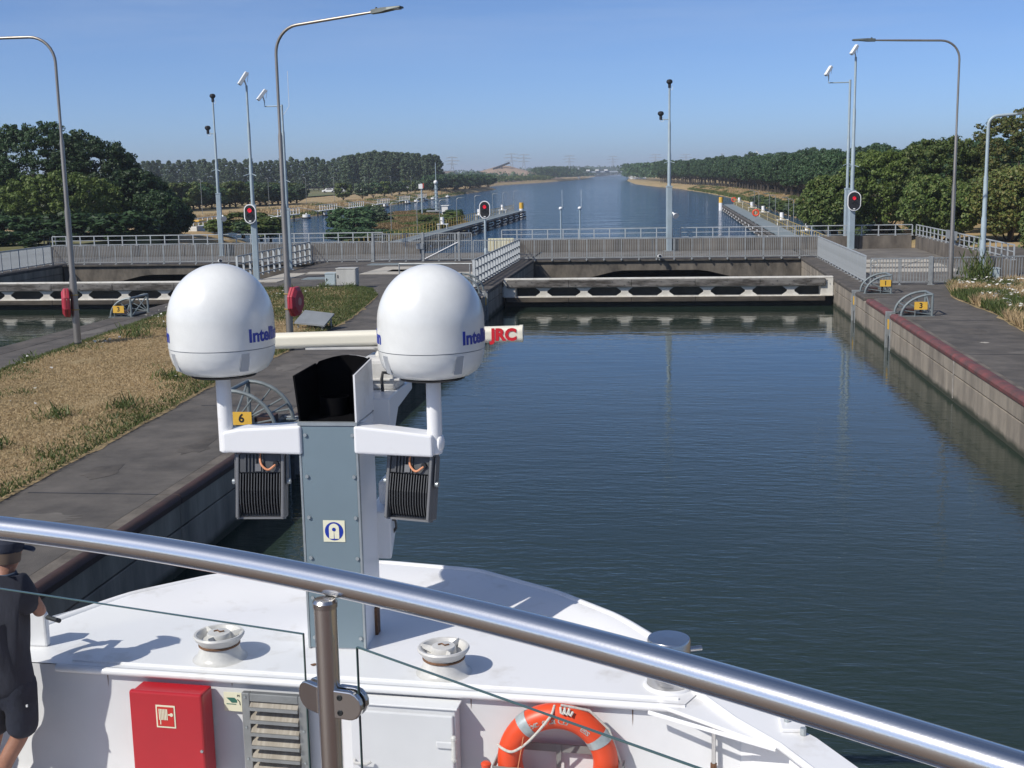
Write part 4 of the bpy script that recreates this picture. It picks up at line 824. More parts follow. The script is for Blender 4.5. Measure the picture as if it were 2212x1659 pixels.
for k, (x, y) in enumerate([(-54.6, 142), (-55.8, 177), (-57.0, 203), (-56.5, 220), (-57.5, 246), (-59.5, 276), (-61.8, 308)]):
    stage(x, y, 11, 'white railed landing stage on the left bank, number %s from the trees' % ['one', 'two', 'three', 'four', 'five', 'six', 'seven'][k])
def dolphin(x, y, label):
    T = thing('mooring_float', label, 'mooring float', (x, y, -0.2), 'white mooring floats on the left bank'); MB().cyl((x, y, -0.3), (x, y, 0.2), 0.75, seg=14).build('base', 'steel_dark', T); MB().cyl((x, y, 0.2), (x, y, 0.62), 0.62, seg=14).build('drum', 'white_far', T); MB().ball((x, y, 0.74), 0.13, 8, 6).build('cap', 'cam_white', T)
for k, (x, y) in enumerate([(-54.5, 139), (-56.2, 171), (-56.4, 189), (-56.8, 202), (-58.0, 240), (-58.6, 254), (-60.2, 284), (-60.5, 296), (-61.3, 311), (-62.1, 326), (-63.1, 354)]):
    dolphin(x, y, 'white mooring float on the left bank, number %s from the trees' % ['one', 'two', 'three', 'four', 'five', 'six', 'seven', 'eight', 'nine', 'ten', 'eleven'][k])
T = thing('spit_beacon_mast', 'blue grey ladder mast with white lamp at the tip of the spit', 'mast', (-34, 181, 0.6)); MB().cyl((-34, 181, 0.4), (-34, 181, 5.0), 0.22, seg=8).build('pole', 'pole_paint', T); MB().cyl((-34, 181, 5.0), (-34, 181, 8.2), 0.06, seg=6).build('aerial', 'pole_paint', T)
for k in range(7): MB().b6(-34.35, -33.65, 180.75, 180.79, 1+0.55*k, 1.06+0.55*k).build('rung', 'pole_paint', T, smooth=False)
MB().ball((-34, 180.8, 5.3), 0.32, 10, 8).build('lamp', 'cam_white', T); MB().b6(-35.4, -33.2, 180.2, 181.8, 1.0, 1.2).build('platform', 'galv', T, smooth=False)
T = thing('spit_beacon_mast', 'thin mast with red and white sign left of the spit beacon', 'mast', (-36.2, 181, 0.6)); MB().cyl((-36.2, 181, 0.4), (-36.2, 181, 5.2), 0.12, seg=8).build('pole', 'pole_paint', T); MB().b6(-36.6, -36.0, 180.8, 180.85, 4.4, 5.1).build('sign', 'cam_white', T, smooth=False); MB().b6(-36.0, -35.8, 180.8, 180.85, 4.5, 5.2).build('sign', 'red_dirty', T, smooth=False)
T = thing('equipment_hut', 'small white hut at the tip of the spit', 'hut', (-32, 178, 0.6)); MB().b6(-32.6, -31.7, 177.5, 178.5, 0.4, 1.9).build('wall', 'white_far', T, smooth=False); MB().b6(-32.7, -31.5, 177.4, 178.7, 1.9, 2.0).build('roof', 'cam_white', T, smooth=False)
T = thing('moored_boat', 'small white boat with yellow canopy seen over the far left railing', 'boat', (-46.5, 118, 0)); MB().add([(-49, 117, 0.9), (-49, 119, 0.9), (-45, 119, 0.9), (-43.6, 118, 1.1), (-45, 117, 0.9), (-48.6, 117.3, -0.2), (-48.6, 118.7, -0.2), (-45, 118.6, -0.2), (-44.2, 118, -0.2), (-45, 117.4, -0.2)], [(0, 1, 2, 3, 4), (0, 4, 9, 5), (4, 3, 8, 9), (3, 2, 7, 8), (2, 1, 6, 7), (1, 0, 5, 6)]).build('hull', 'white_far', T, smooth=False, fix=True)
MB().b6(-48.4, -46.2, 117.2, 118.8, 0.9, 1.7).build('cabin', 'white_far', T, smooth=False, bevel=0.05); MB().b6(-48.8, -45.9, 117.1, 118.9, 2.15, 2.3).build('canopy', 'yellow', T, smooth=False, bevel=0.05)
for x in (-48.5, -46.2): MB().cyl((x, 117.2, 1.0), (x, 117.2, 2.2), 0.03, seg=6).build('canopy_post', 'galv', T)
for k, (x, y) in enumerate([(-68, 175), (-66, 200), (-67, 225), (-69, 252), (-70, 283), (-71, 315), (-73, 350)]):
    small_lamp(x, y, 1.2, 5.2, 150, 'thin street lamp on the left bank, number %s from the trees' % ['one', 'two', 'three', 'four', 'five', 'six', 'seven'][k], 'street lamps along the left bank')
# ================================================================== TREES
def leaf_quads(C, rc, per, size, flat=0.65, rng=RNG):
    n = len(C)*per; c = np.repeat(C, per, 0); r = np.repeat(rc, per)
    d = rng.normal(size=(n, 3)); d /= np.linalg.norm(d, axis=1)[:, None]; d[:, 2] *= flat
    p = c + d*(r*rng.uniform(0.35, 1.0, n)**0.6)[:, None]
    nr = d + rng.normal(0, 0.55, (n, 3)) + np.array([0, 0, 0.35]); nr /= np.linalg.norm(nr, axis=1)[:, None]
    a = np.cross(nr, rng.normal(size=(n, 3))); a /= np.linalg.norm(a, axis=1)[:, None]; b = np.cross(nr, a); s = size*rng.uniform(0.6, 1.35, n)
    a *= s[:, None]; b *= (s*0.62)[:, None]; q = nr*(s*0.18)[:, None]
    return np.stack([p-a, p-b+q, p+a, p+b+q], 1)
def crown_points(H, rx, z0, shape, n, rng=RNG):
    out = []; lob = [(rng.uniform(0, 2*np.pi), rng.uniform(-0.35, 0.9), rng.uniform(0.5, 0.8)) for _ in range(9)]
    while len(out) < n:
        d = rng.normal(size=3); d /= np.linalg.norm(d)
        if shape == 'round':
            if d[2] < -0.85: continue
            hz = (H-z0)/2; k = 0.78 + 0.26*max(max(0, np.dot(d, [np.cos(a)*np.cos(e), np.sin(a)*np.cos(e), np.sin(e)]))**6*w*1.6 for a, e, w in lob)
            r = rng.uniform(0.5, 1.0)**0.4*k; out.append((d[0]*rx*r, d[1]*rx*r, z0+hz+d[2]*hz*r))
        else:                                            # 'column': poplar
            z = rng.uniform(0, 1); w = rx*(0.55+0.5*math.sin(math.pi*min(1, z*0.8+0.22)))*(1-0.75*max(0, z-0.72)/0.28); a = rng.uniform(0, 2*np.pi)
            r = w*rng.uniform(0.4, 1)**0.5; out.append((r*np.cos(a), r*np.sin(a), z0+(H-z0)*z))
    return np.array(out)
def trunk_mesh(H, r, limbs, rx, z0, name='trunk'):
    o = MB(); o.tube([(0, 0, -0.4), (0.03*H*0.1, 0, z0*0.6), (0, 0.02*H, z0+0.2*(H-z0)), (0.02*H, 0, z0+0.6*(H-z0))], [r*1.25, r, r*0.75, r*0.25], 7)
    for k in range(limbs):
        a = k*2*math.pi/limbs+random.random(); zb = z0*(0.75+0.25*random.random()); ln = rx*(0.5+0.3*random.random())
        o.tube([(0, 0, zb), (ln*0.5*math.cos(a), ln*0.5*math.sin(a), zb+0.35*ln), (ln*math.cos(a), ln*math.sin(a), zb+0.9*ln)], [r*0.5, r*0.33, r*0.1], 5)
    return o.mesh(name, 'bark')
def tree_proto(H, rx, z0, shape, ncl, per, rc, size, leaf, r, limbs=5, rng=RNG):
    C = crown_points(H, rx, z0, shape, ncl, rng); q = leaf_quads(C, rc*rng.uniform(0.6, 1.3, ncl), per, size, rng=rng)
    return quads_mesh('crown', q, leaf), trunk_mesh(H, r, limbs, rx, z0)
def tree(name, label, meshes, loc, rz=0.0, s=(1, 1, 1), group=None, cat='tree'):
    T = thing(name, label, cat, loc, group); T.rotation_euler = (0, 0, rz); T.scale = s
    link('crown', meshes[0], T); link('trunk', meshes[1], T); return T
# near left group
LT = [((-56, 104, 1.4), 10.9, 5.6, 'leaf_dark', 'tallest dark broadleaf tree at the far left'), ((-49.5, 103, 1.4), 9.4, 4.6, 'leaf_dark', 'dark broadleaf tree right of the tallest one at left'), ((-63, 106, 1.4), 9.0, 5.0, 'leaf_dark', 'dark tree cut by the left edge of the picture'),
      ((-44.6, 100, 1.4), 6.2, 3.4, 'leaf_dark', 'low dark tree at the right end of the left group'), ((-41.2, 97, 1.2), 4.4, 2.6, 'leaf_dark', 'dark bushy tree closest to the water in the left group'), ((-47.6, 93, 1.4), 6.2, 5.0, 'leaf_light', 'light green spreading tree in front of the left group'), ((-55, 92, 1.2), 4.6, 3.2, 'leaf_dark', 'small dark tree behind the far left railing')]
for loc, H, rx, lf, lb in LT:
    big = H > 8; me = tree_proto(H, rx, 0.0, 'round', 720 if big else 400, 62, 0.46 if big else 0.40, 0.112, lf, 0.35); tree('broadleaf_tree', lb, me, loc)
RT = [((12.8, 97, 1.0), 4.9, 2.9, 'leaf_mid', 'low green tree at the left end of the right tree group'), ((16.4, 98, 1.2), 6.7, 3.3, 'leaf_light', 'light green tree behind the right camera masts'), ((20.6, 96, 1.2), 7.8, 3.7, 'leaf_mid', 'broad green tree left of the right lamp post'),
      ((25.2, 94, 1.3), 9.5, 4.2, 'leaf_olive', 'tallest olive green tree at the right edge'), ((30.2, 92, 1.3), 9.2, 4.0, 'leaf_mid', 'green tree cut by the right edge of the picture'), ((18.4, 87, 1.1), 4.6, 2.8, 'leaf_mid', 'low tree just behind the parapet corner'),
      ((22.6, 85, 1.1), 5.4, 3.0, 'leaf_olive', 'olive bushy tree behind the descending handrail'), ((26.6, 80, 1.1), 5.8, 3.2, 'leaf_olive', 'brownish tree behind the pale lamp post'), ((22.5, 72, 1.1), 4.2, 2.6, 'leaf_mid', 'low bush beside the right parapet'), ((20, 64, 1.1), 3.4, 2.4, 'leaf_mid', 'low bush at the right edge behind the bar fence')]
for loc, H, rx, lf, lb in RT: tree('broadleaf_tree', lb, tree_proto(H, rx, -0.3, 'round', 520, 58, 0.36, 0.10, lf, 0.22), loc)
# avenue on the right bank
RB = [(95, 23), (150, 21), (197, 20.4), (237, 20.7), (301, 19.9), (359, 17.8), (419, 13.6), (490, 6), (616, -5.1), (700, -14), (1000, -32), (1400, -54)]
AV = [tree_proto(8.0+0.35*k, 3.1+0.15*(k % 3), 2.0, 'round', 200, 38, 0.46, 0.185, 'leaf_avenue', 0.16, 5) for k in range(5)]
G = 'avenue trees along the right bank'
for row, (off, y0, y1, st) in enumerate([(0, 112, 620, 5.6), (6, 104, 560, 6.4), (12.5, 100, 480, 7.2), (20, 100, 420, 8.5)]):
    y = y0
    while y < y1:
        k = random.randrange(5); s = float(np.interp(y, [100, 190, 400, 620], [0.74, 0.79, 1.0, 1.12]))*(0.92+0.16*random.random())*(1+0.06*row)
        tree('avenue_tree', ['trimmed dark green tree in the front avenue row on the right bank', 'dark green tree in the second avenue row on the right bank', 'dark green tree in the third row behind the right avenue', 'dark green tree in the back row behind the right avenue'][row], AV[k], (lerp(RB, y)+1.8+off+random.uniform(-0.5, 0.5), y, 1.3), random.random()*6.28, (s, s, s*random.uniform(0.92, 1.08)), G+(', row %s' % ['one', 'two', 'three', 'four'][row]))
        y += st*random.uniform(0.85, 1.15)
# poplars on the left
PO = [tree_proto(13.0, 2.0, 1.6, 'column', 150, 30, 0.52, 0.25, 'leaf_poplar', 0.2, 4) for k in range(3)]
def at_slope(s, y): return s*y
for i in range(46):
    t = i/45; s = -0.46+0.20*t; y = 455+18*math.sin(i*1.7)+ (25 if i % 2 else 0)
    k = 0.86+0.15*random.random(); tree('poplar_tree', 'grey green poplar in the long row behind the left bank', PO[i % 3], (s*y, y, 1.5), random.random()*6, (k*1.15, k*1.15, k), 'poplars in the long row behind the left bank')
for i in range(34):
    t = i/33; s = -0.262+0.076*t; y = 430+22*random.random()+ (18 if i % 2 else 0)
    k = 0.90+0.16*math.sin(math.pi*min(1, t*1.1+0.1))*0.9+0.08*random.random(); tree('poplar_tree', 'dense poplar in the rounded stand left of the canal', PO[i % 3], (s*y, y, 1.5), random.random()*6, (k*1.2, k*1.2, k*1.0), 'poplars in the rounded stand left of the canal')
# shrubs on the left bank, spit and right water edge
SH = [tree_proto(4.2, 1.9, 0.3, 'round', 60, 46, 0.5, 0.22, lf, 0.12, 4) for lf in ('leaf_mid', 'leaf_poplar', 'leaf_avenue', 'leaf_dark')]
for k, (x, y) in enumerate([(-70.4, 270), (-69, 282), (-69.5, 295), (-70, 309), (-71, 322), (-72, 336), (-73, 352), (-74.5, 370), (-76, 388)]): tree('round_bush', 'round clipped bush in the row above the left landing stages', SH[k % 3], (x-1.5, y, 1.3), k, (1.1, 1.1, 0.95), 'round bushes above the left landing stages', 'bush')
for k in range(26):
    sl = -0.43+0.13*k/25; y = 186+52*k/25+random.uniform(-9, 9); x = sl*y-1.5
    tree('bank_tree', 'bushy tree in the green belt on the left bank', SH[k % 3], (x, y, 1.3), k, (1.45, 1.45, 0.85+0.35*random.random()), 'bushy trees in the green belt on the left bank')
for k in range(24):
    y = 395+7*k; x = lerp(LS, y)-3-6*random.random(); tree('bank_tree', 'dark bushy tree on the point jutting into the canal', SH[2], (x, y, 0.8), k, (1.7, 1.7, 1.5), 'bushy trees on the left point')
SB = [((-33.5, 128, 0.3), (1.35, 1.35, 0.70), 2, 'large dark bush on the near left side of the spit'), ((-31.0, 121, 0.3), (1.1, 1.1, 0.5), 2, 'dark bush right of the large one on the spit'), ((-38.3, 157, 0.2), (1.1, 1.1, 0.58), 1, 'rounded grey green bush beyond the large dark one'), ((-36.3, 155, 0.2), (0.8, 0.8, 0.4), 1, 'smaller bush beside the rounded grey green one'),
      ((-40.0, 113, 0.9), (1.4, 1.4, 0.55), 0, 'green bush behind the left signal'), ((-37.2, 110, 0.7), (1.1, 1.1, 0.48), 2, 'dark bush left of the middle lamp post'), ((-43.4, 117, 0.8), (0.9, 0.9, 0.4), 0, 'low green bush beside the boat'), ((-35, 106, 0.8), (1.0, 1.0, 0.5), 0, 'small bush behind the middle lamp post'),
      ((-30, 172, 0.4), (0.8, 0.8, 0.28), 2, 'low dark bush beside the white hut'), ((-36.5, 188, 0.3), (0.9, 0.9, 0.25), 1, 'low bush behind the spit beacon'), ((-27.5, 160, 0.4), (0.8, 0.8, 0.28), 0, 'low green bush near the tip of the spit'), ((-26.0, 104, 0.4), (1.1, 1.1, 0.36), 2, 'low dark scrub behind the left parapet'), ((-28.6, 108, 0.4), (1.1, 1.1, 0.34), 2, 'dark scrub in front of the dry spit'),
      ((-25.0, 140, 0.5), (0.9, 0.9, 0.26), 0, 'low olive scrub on the slope of the spit'), ((-29, 148, 0.5), (0.7, 0.7, 0.22), 0, 'low scrub on top of the spit'), ((-24.0, 126, 0.5), (0.7, 0.7, 0.25), 0, 'low scrub beside the left jetty rail')]
UG = ['first', 'second', 'third', 'fourth', 'fifth', 'sixth', 'seventh', 'eighth']
for k in range(8): SB.append(((-40.6-3.1*k, 88+0.5*(k % 3), 1.5), (1.4, 1.2, 0.62), 3, 'dark undergrowth below the left trees, %s from the water' % UG[k]))
for k in range(5): SB.append(((-42.4-3.3*k, 80.2+0.4*(k % 2), 1.4), (1.1, 0.7, 0.40), 3, 'low dark scrub behind the far left railing, %s from the water' % UG[k]))
for loc, s, k, lb in SB: tree('bush', lb, SH[k], loc, random.random()*6, s, None, 'bush')
for k in range(26):
    y = 100+5.2*k; tree('reed_bush', 'low green scrub at the water edge behind the right jetty', SH[k % 2], (lerp(RS, y)+0.2+0.8*random.random(), y, -0.1), k, (0.75, 0.9, 0.36+0.12*random.random()), 'scrub behind the right jetty', 'bush')
# distant woods: one mass
def wood(name, label, pts, h, n, leaf, size, depth):
    pts = np.array(pts, float); seg = RNG.integers(0, len(pts)-1, n); t = RNG.uniform(0, 1, n); p = pts[seg]*(1-t)[:, None]+pts[seg+1]*t[:, None]
    lump = np.array([0.78+0.42*noise.noise(Vector((a*0.011, b*0.007, h))) for a, b in p])
    C = np.stack([p[:, 0]+RNG.normal(0, depth, n), p[:, 1]+RNG.normal(0, depth, n), 2+h*lump*RNG.uniform(0.12, 1, n)**0.7], 1)
    return tag(link(name, quads_mesh(name, leaf_quads(C, np.full(n, size*2.2), 9, size), leaf)), label, 'woodland', kind='stuff')
wood('distant_woodland', 'hazy wood along the right bank toward the far bridge', [(4, 620), (-8, 760), (-28, 1000), (-34, 1300), (-42, 1700)], 11, 2600, 'leaf_avenue', 0.8, 4)
wood('distant_woodland', 'hazy wood behind the right avenue', [(30, 560), (60, 700), (120, 1000), (260, 1300)], 11, 1500, 'leaf_avenue', 0.9, 10)
wood('distant_woodland', 'hazy wood on the far left bank before the bridge', [(-108, 1080), (-104, 1200), (-101, 1450), (-112, 1700)], 12, 2000, 'leaf_avenue', 0.9, 6)
wood('distant_woodland', 'pale treeline along the horizon', [(-1700, 2300), (-900, 2500), (-300, 2600), (-100, 2700), (300, 2700), (900, 2400), (1800, 2200)], 17, 3600, 'leaf_avenue', 2.6, 40)
wood('distant_woodland', 'low scrub along the far left shore', [(-108, 660), (-116, 760), (-112, 860), (-104, 960), (-104, 1080)], 3.2, 900, 'leaf_mid', 0.7, 3)
wood('distant_woodland', 'hazy trees between the poplars and the gravel heap', [(-260, 900), (-190, 980), (-150, 1150)], 7, 700, 'leaf_avenue', 1.0, 16)

# ================================================================== FAR THINGS
T = thing('gravel_heap', 'big tan gravel heap on the far left bank', 'gravel heap', (-165, 1250, 2)); o = MB(); prof = [(0, 1.0), (0.10, 0.97), (0.3, 0.72), (0.62, 0.36), (1.0, 0.0)]; n_ = 28
vs = []; 
for r, z in prof: vs += [(-165+62*r*math.cos(k*2*math.pi/n_)*(1+0.06*math.sin(3*k)), 1250+45*r*math.sin(k*2*math.pi/n_), 1.5+14*z*(1+0.03*math.sin(2.3*k))) for k in range(n_)]
o.add(vs, [(i*n_+k, i*n_+(k+1) % n_, (i+1)*n_+(k+1) % n_, (i+1)*n_+k) for i in range(4) for k in range(n_)]).build('heap', 'gravel', T, fix=True)
T = thing('gravel_heap', 'low tan gravel ridge at the far left waterline', 'gravel heap', (-112, 900, 1)); o = MB(); vs = []
for r, z in prof: vs += [(-128+26*r*math.cos(k*2*math.pi/n_), 900+60*r*math.sin(k*2*math.pi/n_), 1.0+4.5*z*(1+0.05*math.sin(2.3*k))) for k in range(n_)]
o.add(vs, [(i*n_+k, i*n_+(k+1) % n_, (i+1)*n_+(k+1) % n_, (i+1)*n_+k) for i in range(4) for k in range(n_)]).build('heap', 'gravel', T, fix=True)
T = thing('conveyor', 'inclined conveyor rising over the gravel heap', 'conveyor', (-190, 1245, 8)); MB().tube([(-174, 1240, 12.5), (-157, 1240, 18.5)], 1.0, 6).build('boom', 'dark_far', T)
for x in (-172, -165): MB().cyl((x, 1240, 2), (x, 1240, 13+(x+172)*0.3), 0.5, seg=6).build('trestle', 'dark_far', T)
T = thing('harbour_bridge', 'low dark bridge in front of the gravel heap', 'bridge', (-150, 800, 1)); MB().b6(-200, -112, 798, 803, 3.4, 5.0).build('deck', 'dark_far', T, smooth=False); MB().b6(-132, -110, 799, 802, 0, 3.4).build('abutment', 'dark_far', T, smooth=False)
for x in (-190, -165): MB().b6(x-1, x+1, 799, 802, 0, 3.4).build('pier', 'dark_far', T, smooth=False)
T = thing('gravel_plant_shed', 'grey hopper shed beside the gravel heap', 'building', (-215, 1230, 2)); MB().b6(-222, -212, 1225, 1235, 2, 11).build('hopper', 'brick_far', T, smooth=False); MB().b6(-240, -222, 1225, 1240, 2, 7).build('shed', 'gravel', T, smooth=False)
T = thing('canal_bridge', 'pale distant road bridge across the canal', 'bridge', (-95, 1400, 0)); MB().b6(-105, -28, 1398, 1404, 7.2, 8.6).build('deck', 'pylon', T, smooth=False)
for x in (-99, -33): MB().b6(x-0.8, x+0.8, 1399, 1403, 0, 13).build('pier', 'pylon', T, smooth=False); MB().b6(x-1.6, x+1.6, 1398.5, 1403.5, 0, 2).build('pier_foot', 'pylon', T, smooth=False)
for k, x in enumerate((-90, -80, -70)): tag(MB().b6(x, x+4, 1396, 1397.8, 8.9, 10.6).build('truck_on_bridge', 'white_far'), 'white vehicle crossing the distant bridge', 'vehicle', 'vehicles on the distant bridge')
def pylon(x, y, h, label):
    T = thing('power_pylon', label, 'pylon', (x, y, 1), 'power pylons on the horizon'); h *= 1.15; w = h*0.12; o = MB()
    for sx_ in (-1, 1): o.tube([(x+sx_*w, y, 1), (x+sx_*w*0.25, y, 1+h*0.7), (x, y, 1+h)], 0.5, 4)
    for k in range(6): z = h*(0.08+0.13*k); a, c_ = w*(1-0.15*k), w*(1-0.15*(k+1)); o.tube([(x-a, y, 1+z), (x+max(c_, 0.1), y, 1+z+h*0.13)], 0.3, 4).tube([(x+a, y, 1+z), (x-max(c_, 0.1), y, 1+z+h*0.13)], 0.3, 4)
    o.build('lattice_tower', 'pylon', T)
    for z, s in ((0.98, 0.26), (0.84, 0.34), (0.70, 0.26)): MB().tube([(x-h*s, y, 1+h*z), (x, y, 1+h*z+0.04*h), (x+h*s, y, 1+h*z)], 0.45, 4).tube([(x-h*s, y, 1+h*z), (x+h*s, y, 1+h*z)], 0.35, 4).build('cross_arm', 'pylon', T)
for k, (s, y, h) in enumerate([(-0.174, 1700, 27), (-0.125, 2000, 34), (-0.115, 2100, 34), (-0.078, 2500, 36), (-0.043, 2900, 38), (-0.009, 2900, 40), (0.015, 3000, 40)]): pylon(s*y, y, h, 'faint lattice power pylon on the horizon, number %s from the left' % ['one', 'two', 'three', 'four', 'five', 'six', 'seven'][k])
T = thing('white_silo', 'white round silo above the right avenue', 'silo', (52, 1500, 2)); MB().lathe([(8, 0), (8, 18), (7, 19), (0, 20)], (52, 1500, 2), 18).build('tank', 'white_far', T)
T = thing('lattice_tower', 'thin grey tower right of the white silo', 'tower', (65, 1500, 2)); MB().b6(64.3, 66, 1499, 1501, 2, 26).build('shaft', 'pylon', T, smooth=False); MB().b6(63.6, 66.8, 1498.5, 1501.5, 26, 26.6).build('top', 'pylon', T, smooth=False)
T = thing('factory_block', 'brown factory block above the right treeline', 'building', (165, 1500, 2)); MB().b6(158, 172, 1495, 1505, 2, 22.5).build('tower', 'brick_far', T, smooth=False); MB().b6(172, 181, 1496, 1505, 2, 21.5).build('annex', 'brick_far', T, smooth=False)
for x in (159, 163, 167, 170): MB().b6(x, x+1.4, 1497, 1503, 22.5, 23.5).build('roof_unit', 'brick_far', T, smooth=False)
T = thing('harbour_crane', 'pale slanting crane boom above the right treeline', 'crane', (110, 1500, 2)); MB().tube([(117, 1500, 14), (105, 1500, 29)], 0.6, 5).build('boom', 'white_far', T); MB().b6(110, 120, 1498, 1502, 2, 18).build('machine_house', 'white_far', T, smooth=False)
T = thing('factory_hall', 'long pale blue hall between the silo and the crane', 'building', (90, 1520, 2)); MB().b6(78, 108, 1515, 1525, 2, 20).build('hall', 'pylon', T, smooth=False)
def car(x, y, label, m='white_far', L=4.4, az=0):
    T = thing('parked_car', label, 'car', (x, y, 1.6), 'white vehicles parked behind the left bank'); o = MB(); P_ = [(-L/2, 0.25), (-L/2, 0.85), (-L*0.3, 0.95), (-L*0.18, 1.45), (L*0.25, 1.45), (L*0.42, 0.95), (L/2, 0.8), (L/2, 0.25)]
    o.prism([(x+a, 1.6+b_) for a, b_ in P_], y-0.85, y+0.85, 'y').build('body', m, T, smooth=False, fix=True, bevel=0.05)
    for a in (-L*0.3, L*0.3): MB().cyl((x+a, y-0.9, 1.9), (x+a, y+0.9, 1.9), 0.32, seg=12).build('wheel', 'black', T)
    MB().prism([(x-L*0.17, 2.6), (x-L*0.12, 3.0), (x+L*0.22, 3.0), (x+L*0.34, 2.6)], y-0.86, y+0.86, 'y').build('side_window', 'black', T, smooth=False, fix=True)
for k, (s, y) in enumerate([(-0.318, 395), (-0.278, 392), (-0.270, 398), (-0.246, 400), (-0.215, 405), (-0.21, 410), (-0.39, 400)]): car(s*y, y, 'white car parked under the poplars, number %s from the left' % ['two', 'three', 'four', 'five', 'six', 'seven', 'one'][k])
for k, (x, y) in enumerate([(-28, 1000), (-24, 975), (-21, 1020), (-26, 1050), (-17, 930)]): tag(MB().b6(x-1.6, x+1.6, y-6, y+6, 1.0, 2.6).b6(x-1.2, x+1.2, y-3, y+3, 2.6, 3.8).build('moored_yacht', 'white_far', smooth=False), 'tiny white yacht in the far marina on the right', 'boat', 'yachts in the far marina')
# ================================================================== SHIP
ZD, ZL, CX = 2.95, 2.05, -2.33
def wy(x): return 7.37-0.071*(x+4.07)
SHIP = thing('cruise_ship', 'white river cruise ship bow with raised foredeck in the lower foreground', 'ship', (CX, 7.0, 0))
RIM = [(-4.56, 7.93), (-4.46, 8.08), (-4.12, 8.52), (-3.62, 8.99), (-3.07, 9.31), (-2.32, 9.45), (-1.50, 9.29), (-0.81, 8.81), (-0.31, 8.31), (0.01, 7.89), (0.30, 7.46)]
def resample(P, n):
    P = np.array(P, float); d = np.r_[0, np.cumsum(np.linalg.norm(np.diff(P, axis=0), axis=1))]; t = np.linspace(0, d[-1], n*4); Y = np.stack([np.interp(t, d, P[:, k]) for k in range(P.shape[1])], 1)
    for _ in range(14): Y[1:-1] = 0.25*Y[:-2]+0.5*Y[1:-1]+0.25*Y[2:]
    return Y[np.linspace(0, len(Y)-1, n).round().astype(int)]
rim = resample(RIM, 72); X = []
def rise(v): t = min(1, max(0, (v-0.62)/0.38)); return 0.085*t*t*(3-2*t)
for i, (x, y) in enumerate(rim):
    s = i/(len(rim)-1); ax = -4.40+(4.52)*s; a = (ax, wy(ax)+0.012); row = []
    for v in np.linspace(0, 1, 26): row.append((a[0]+(x-a[0])*v, a[1]+(y-a[1])*v, ZD+rise(v)*min(1, 6*s+0.2)*min(1, 5*(1-s)+0.1)))
    X.append(row)
og = origin(SHIP)
grid('foredeck', np.array(X)-np.array(og), 'ship_white', SHIP, kind=None)
MB().tube([(x, y, ZD+0.065*min(1, 6*i/71+0.2)*min(1, 5*(1-i/71)+0.1)) for i, (x, y) in enumerate(rim)], 0.035, 10).build('rim_rail', 'ship_white', SHIP)
OUT = [(0.30, 7.46), (0.63, 6.97), (0.86, 6.66), (1.05, 6.30), (1.3, 5.7), (1.62, 4.8), (2.1, 3.2), (2.6, 0), (2.85, -12)]
def inner(p, q): d = Vector((q[0]-p[0], q[1]-p[1])).normalized(); return (p[0]+d.y*0.25, p[1]-d.x*0.25)
o2 = [(2*CX-x, y) for x, y in OUT]
full = [(x, y, 2.94) for x, y in reversed(o2[1:])] + [(x, y, ZD+0.07) for x, y in rim] + [(x, y, 2.94) for x, y in OUT[1:]]
X = []
for k, (z, sc, dy) in enumerate([(None, 1.0, 0), (2.2, 0.99, 0.02), (1.2, 0.955, 0.12), (0.2, 0.90, 0.32), (-1.0, 0.82, 0.7)]):
    X.append([(CX+(x-CX)*(1+0.004 if k == 0 else sc)-og.x, (y+0.004 if k == 0 else y-dy*(max(0, y)/9.4)**2)-og.y, (zz if z is None else z)-og.z) for x, y, zz in full])
grid('hull', np.array(X), 'ship_white', SHIP, kind=None)
for nm, L_, sg in (('right', OUT, 1), ('left', o2, -1)):
    inn = [(p[0]-sg*0.24*abs(math.cos(0.45)), p[1]-0.10) for p in L_]; inn[0] = (L_[0][0]-sg*0.12, L_[0][1]-0.18)
    cap = [[(p[0]+sg*0.012, p[1], 2.952) for p in L_], [(p[0]-sg*0.01, p[1]-0.01, 2.972) for p in L_], [(q[0], q[1], 2.972) for q in inn], [(q[0], q[1], 2.94) for q in inn], [(q[0]+sg*0.10, q[1]+0.02, 2.93) for q in inn], [(q[0]+sg*0.10, q[1]+0.02, ZL) for q in inn]]
    grid('bulwark', np.array(cap)-np.array(og), 'ship_white', SHIP, kind=None, smooth=False)
    MB().tube([(q[0], q[1], 2.955) for q in inn], 0.022, 8).build('bulwark_lip', 'ship_white', SHIP)
# aft wall of the raised foredeck, rounded lip, knee plate
aft = [(-4.98, 7.62), (-4.7, 7.50), (-4.40, wy(-4.40))] + [(x, wy(x)) for x in np.linspace(-4.2, 0.05, 12)] + [(0.3, 7.02), (0.55, 6.95)]
grid('aft_wall', np.array([[(x, y+0.02, ZD-0.01) for x, y in aft], [(x, y+0.02, ZL+0.16) for x, y in aft], [(x, y-0.05, ZL+0.04) for x, y in aft], [(x, y-0.18, ZL) for x, y in aft]])-np.array(og), 'ship_wall', SHIP, kind=None)
MB().tube([(x, wy(x)-0.004, ZD-0.022) for x in np.linspace(-4.08, 0.12, 16)], 0.026, 10).build('deck_lip', 'ship_white', SHIP)
MB().tube([(x, wy(x)+0.075, ZD+0.004) for x in np.linspace(-4.0, 0.08, 16)], 0.010, 6).build('weld_bead', 'ship_white', SHIP)
MB().prism([(-0.05, wy(-0.05)), (0.06, 7.30), (0.24, 7.46), (0.46, 7.16), (0.72, 6.74), (0.60, 6.58)], ZD-0.03, ZD-0.006).build('knee_plate', 'ship_white', SHIP, smooth=False, bevel=0.008)
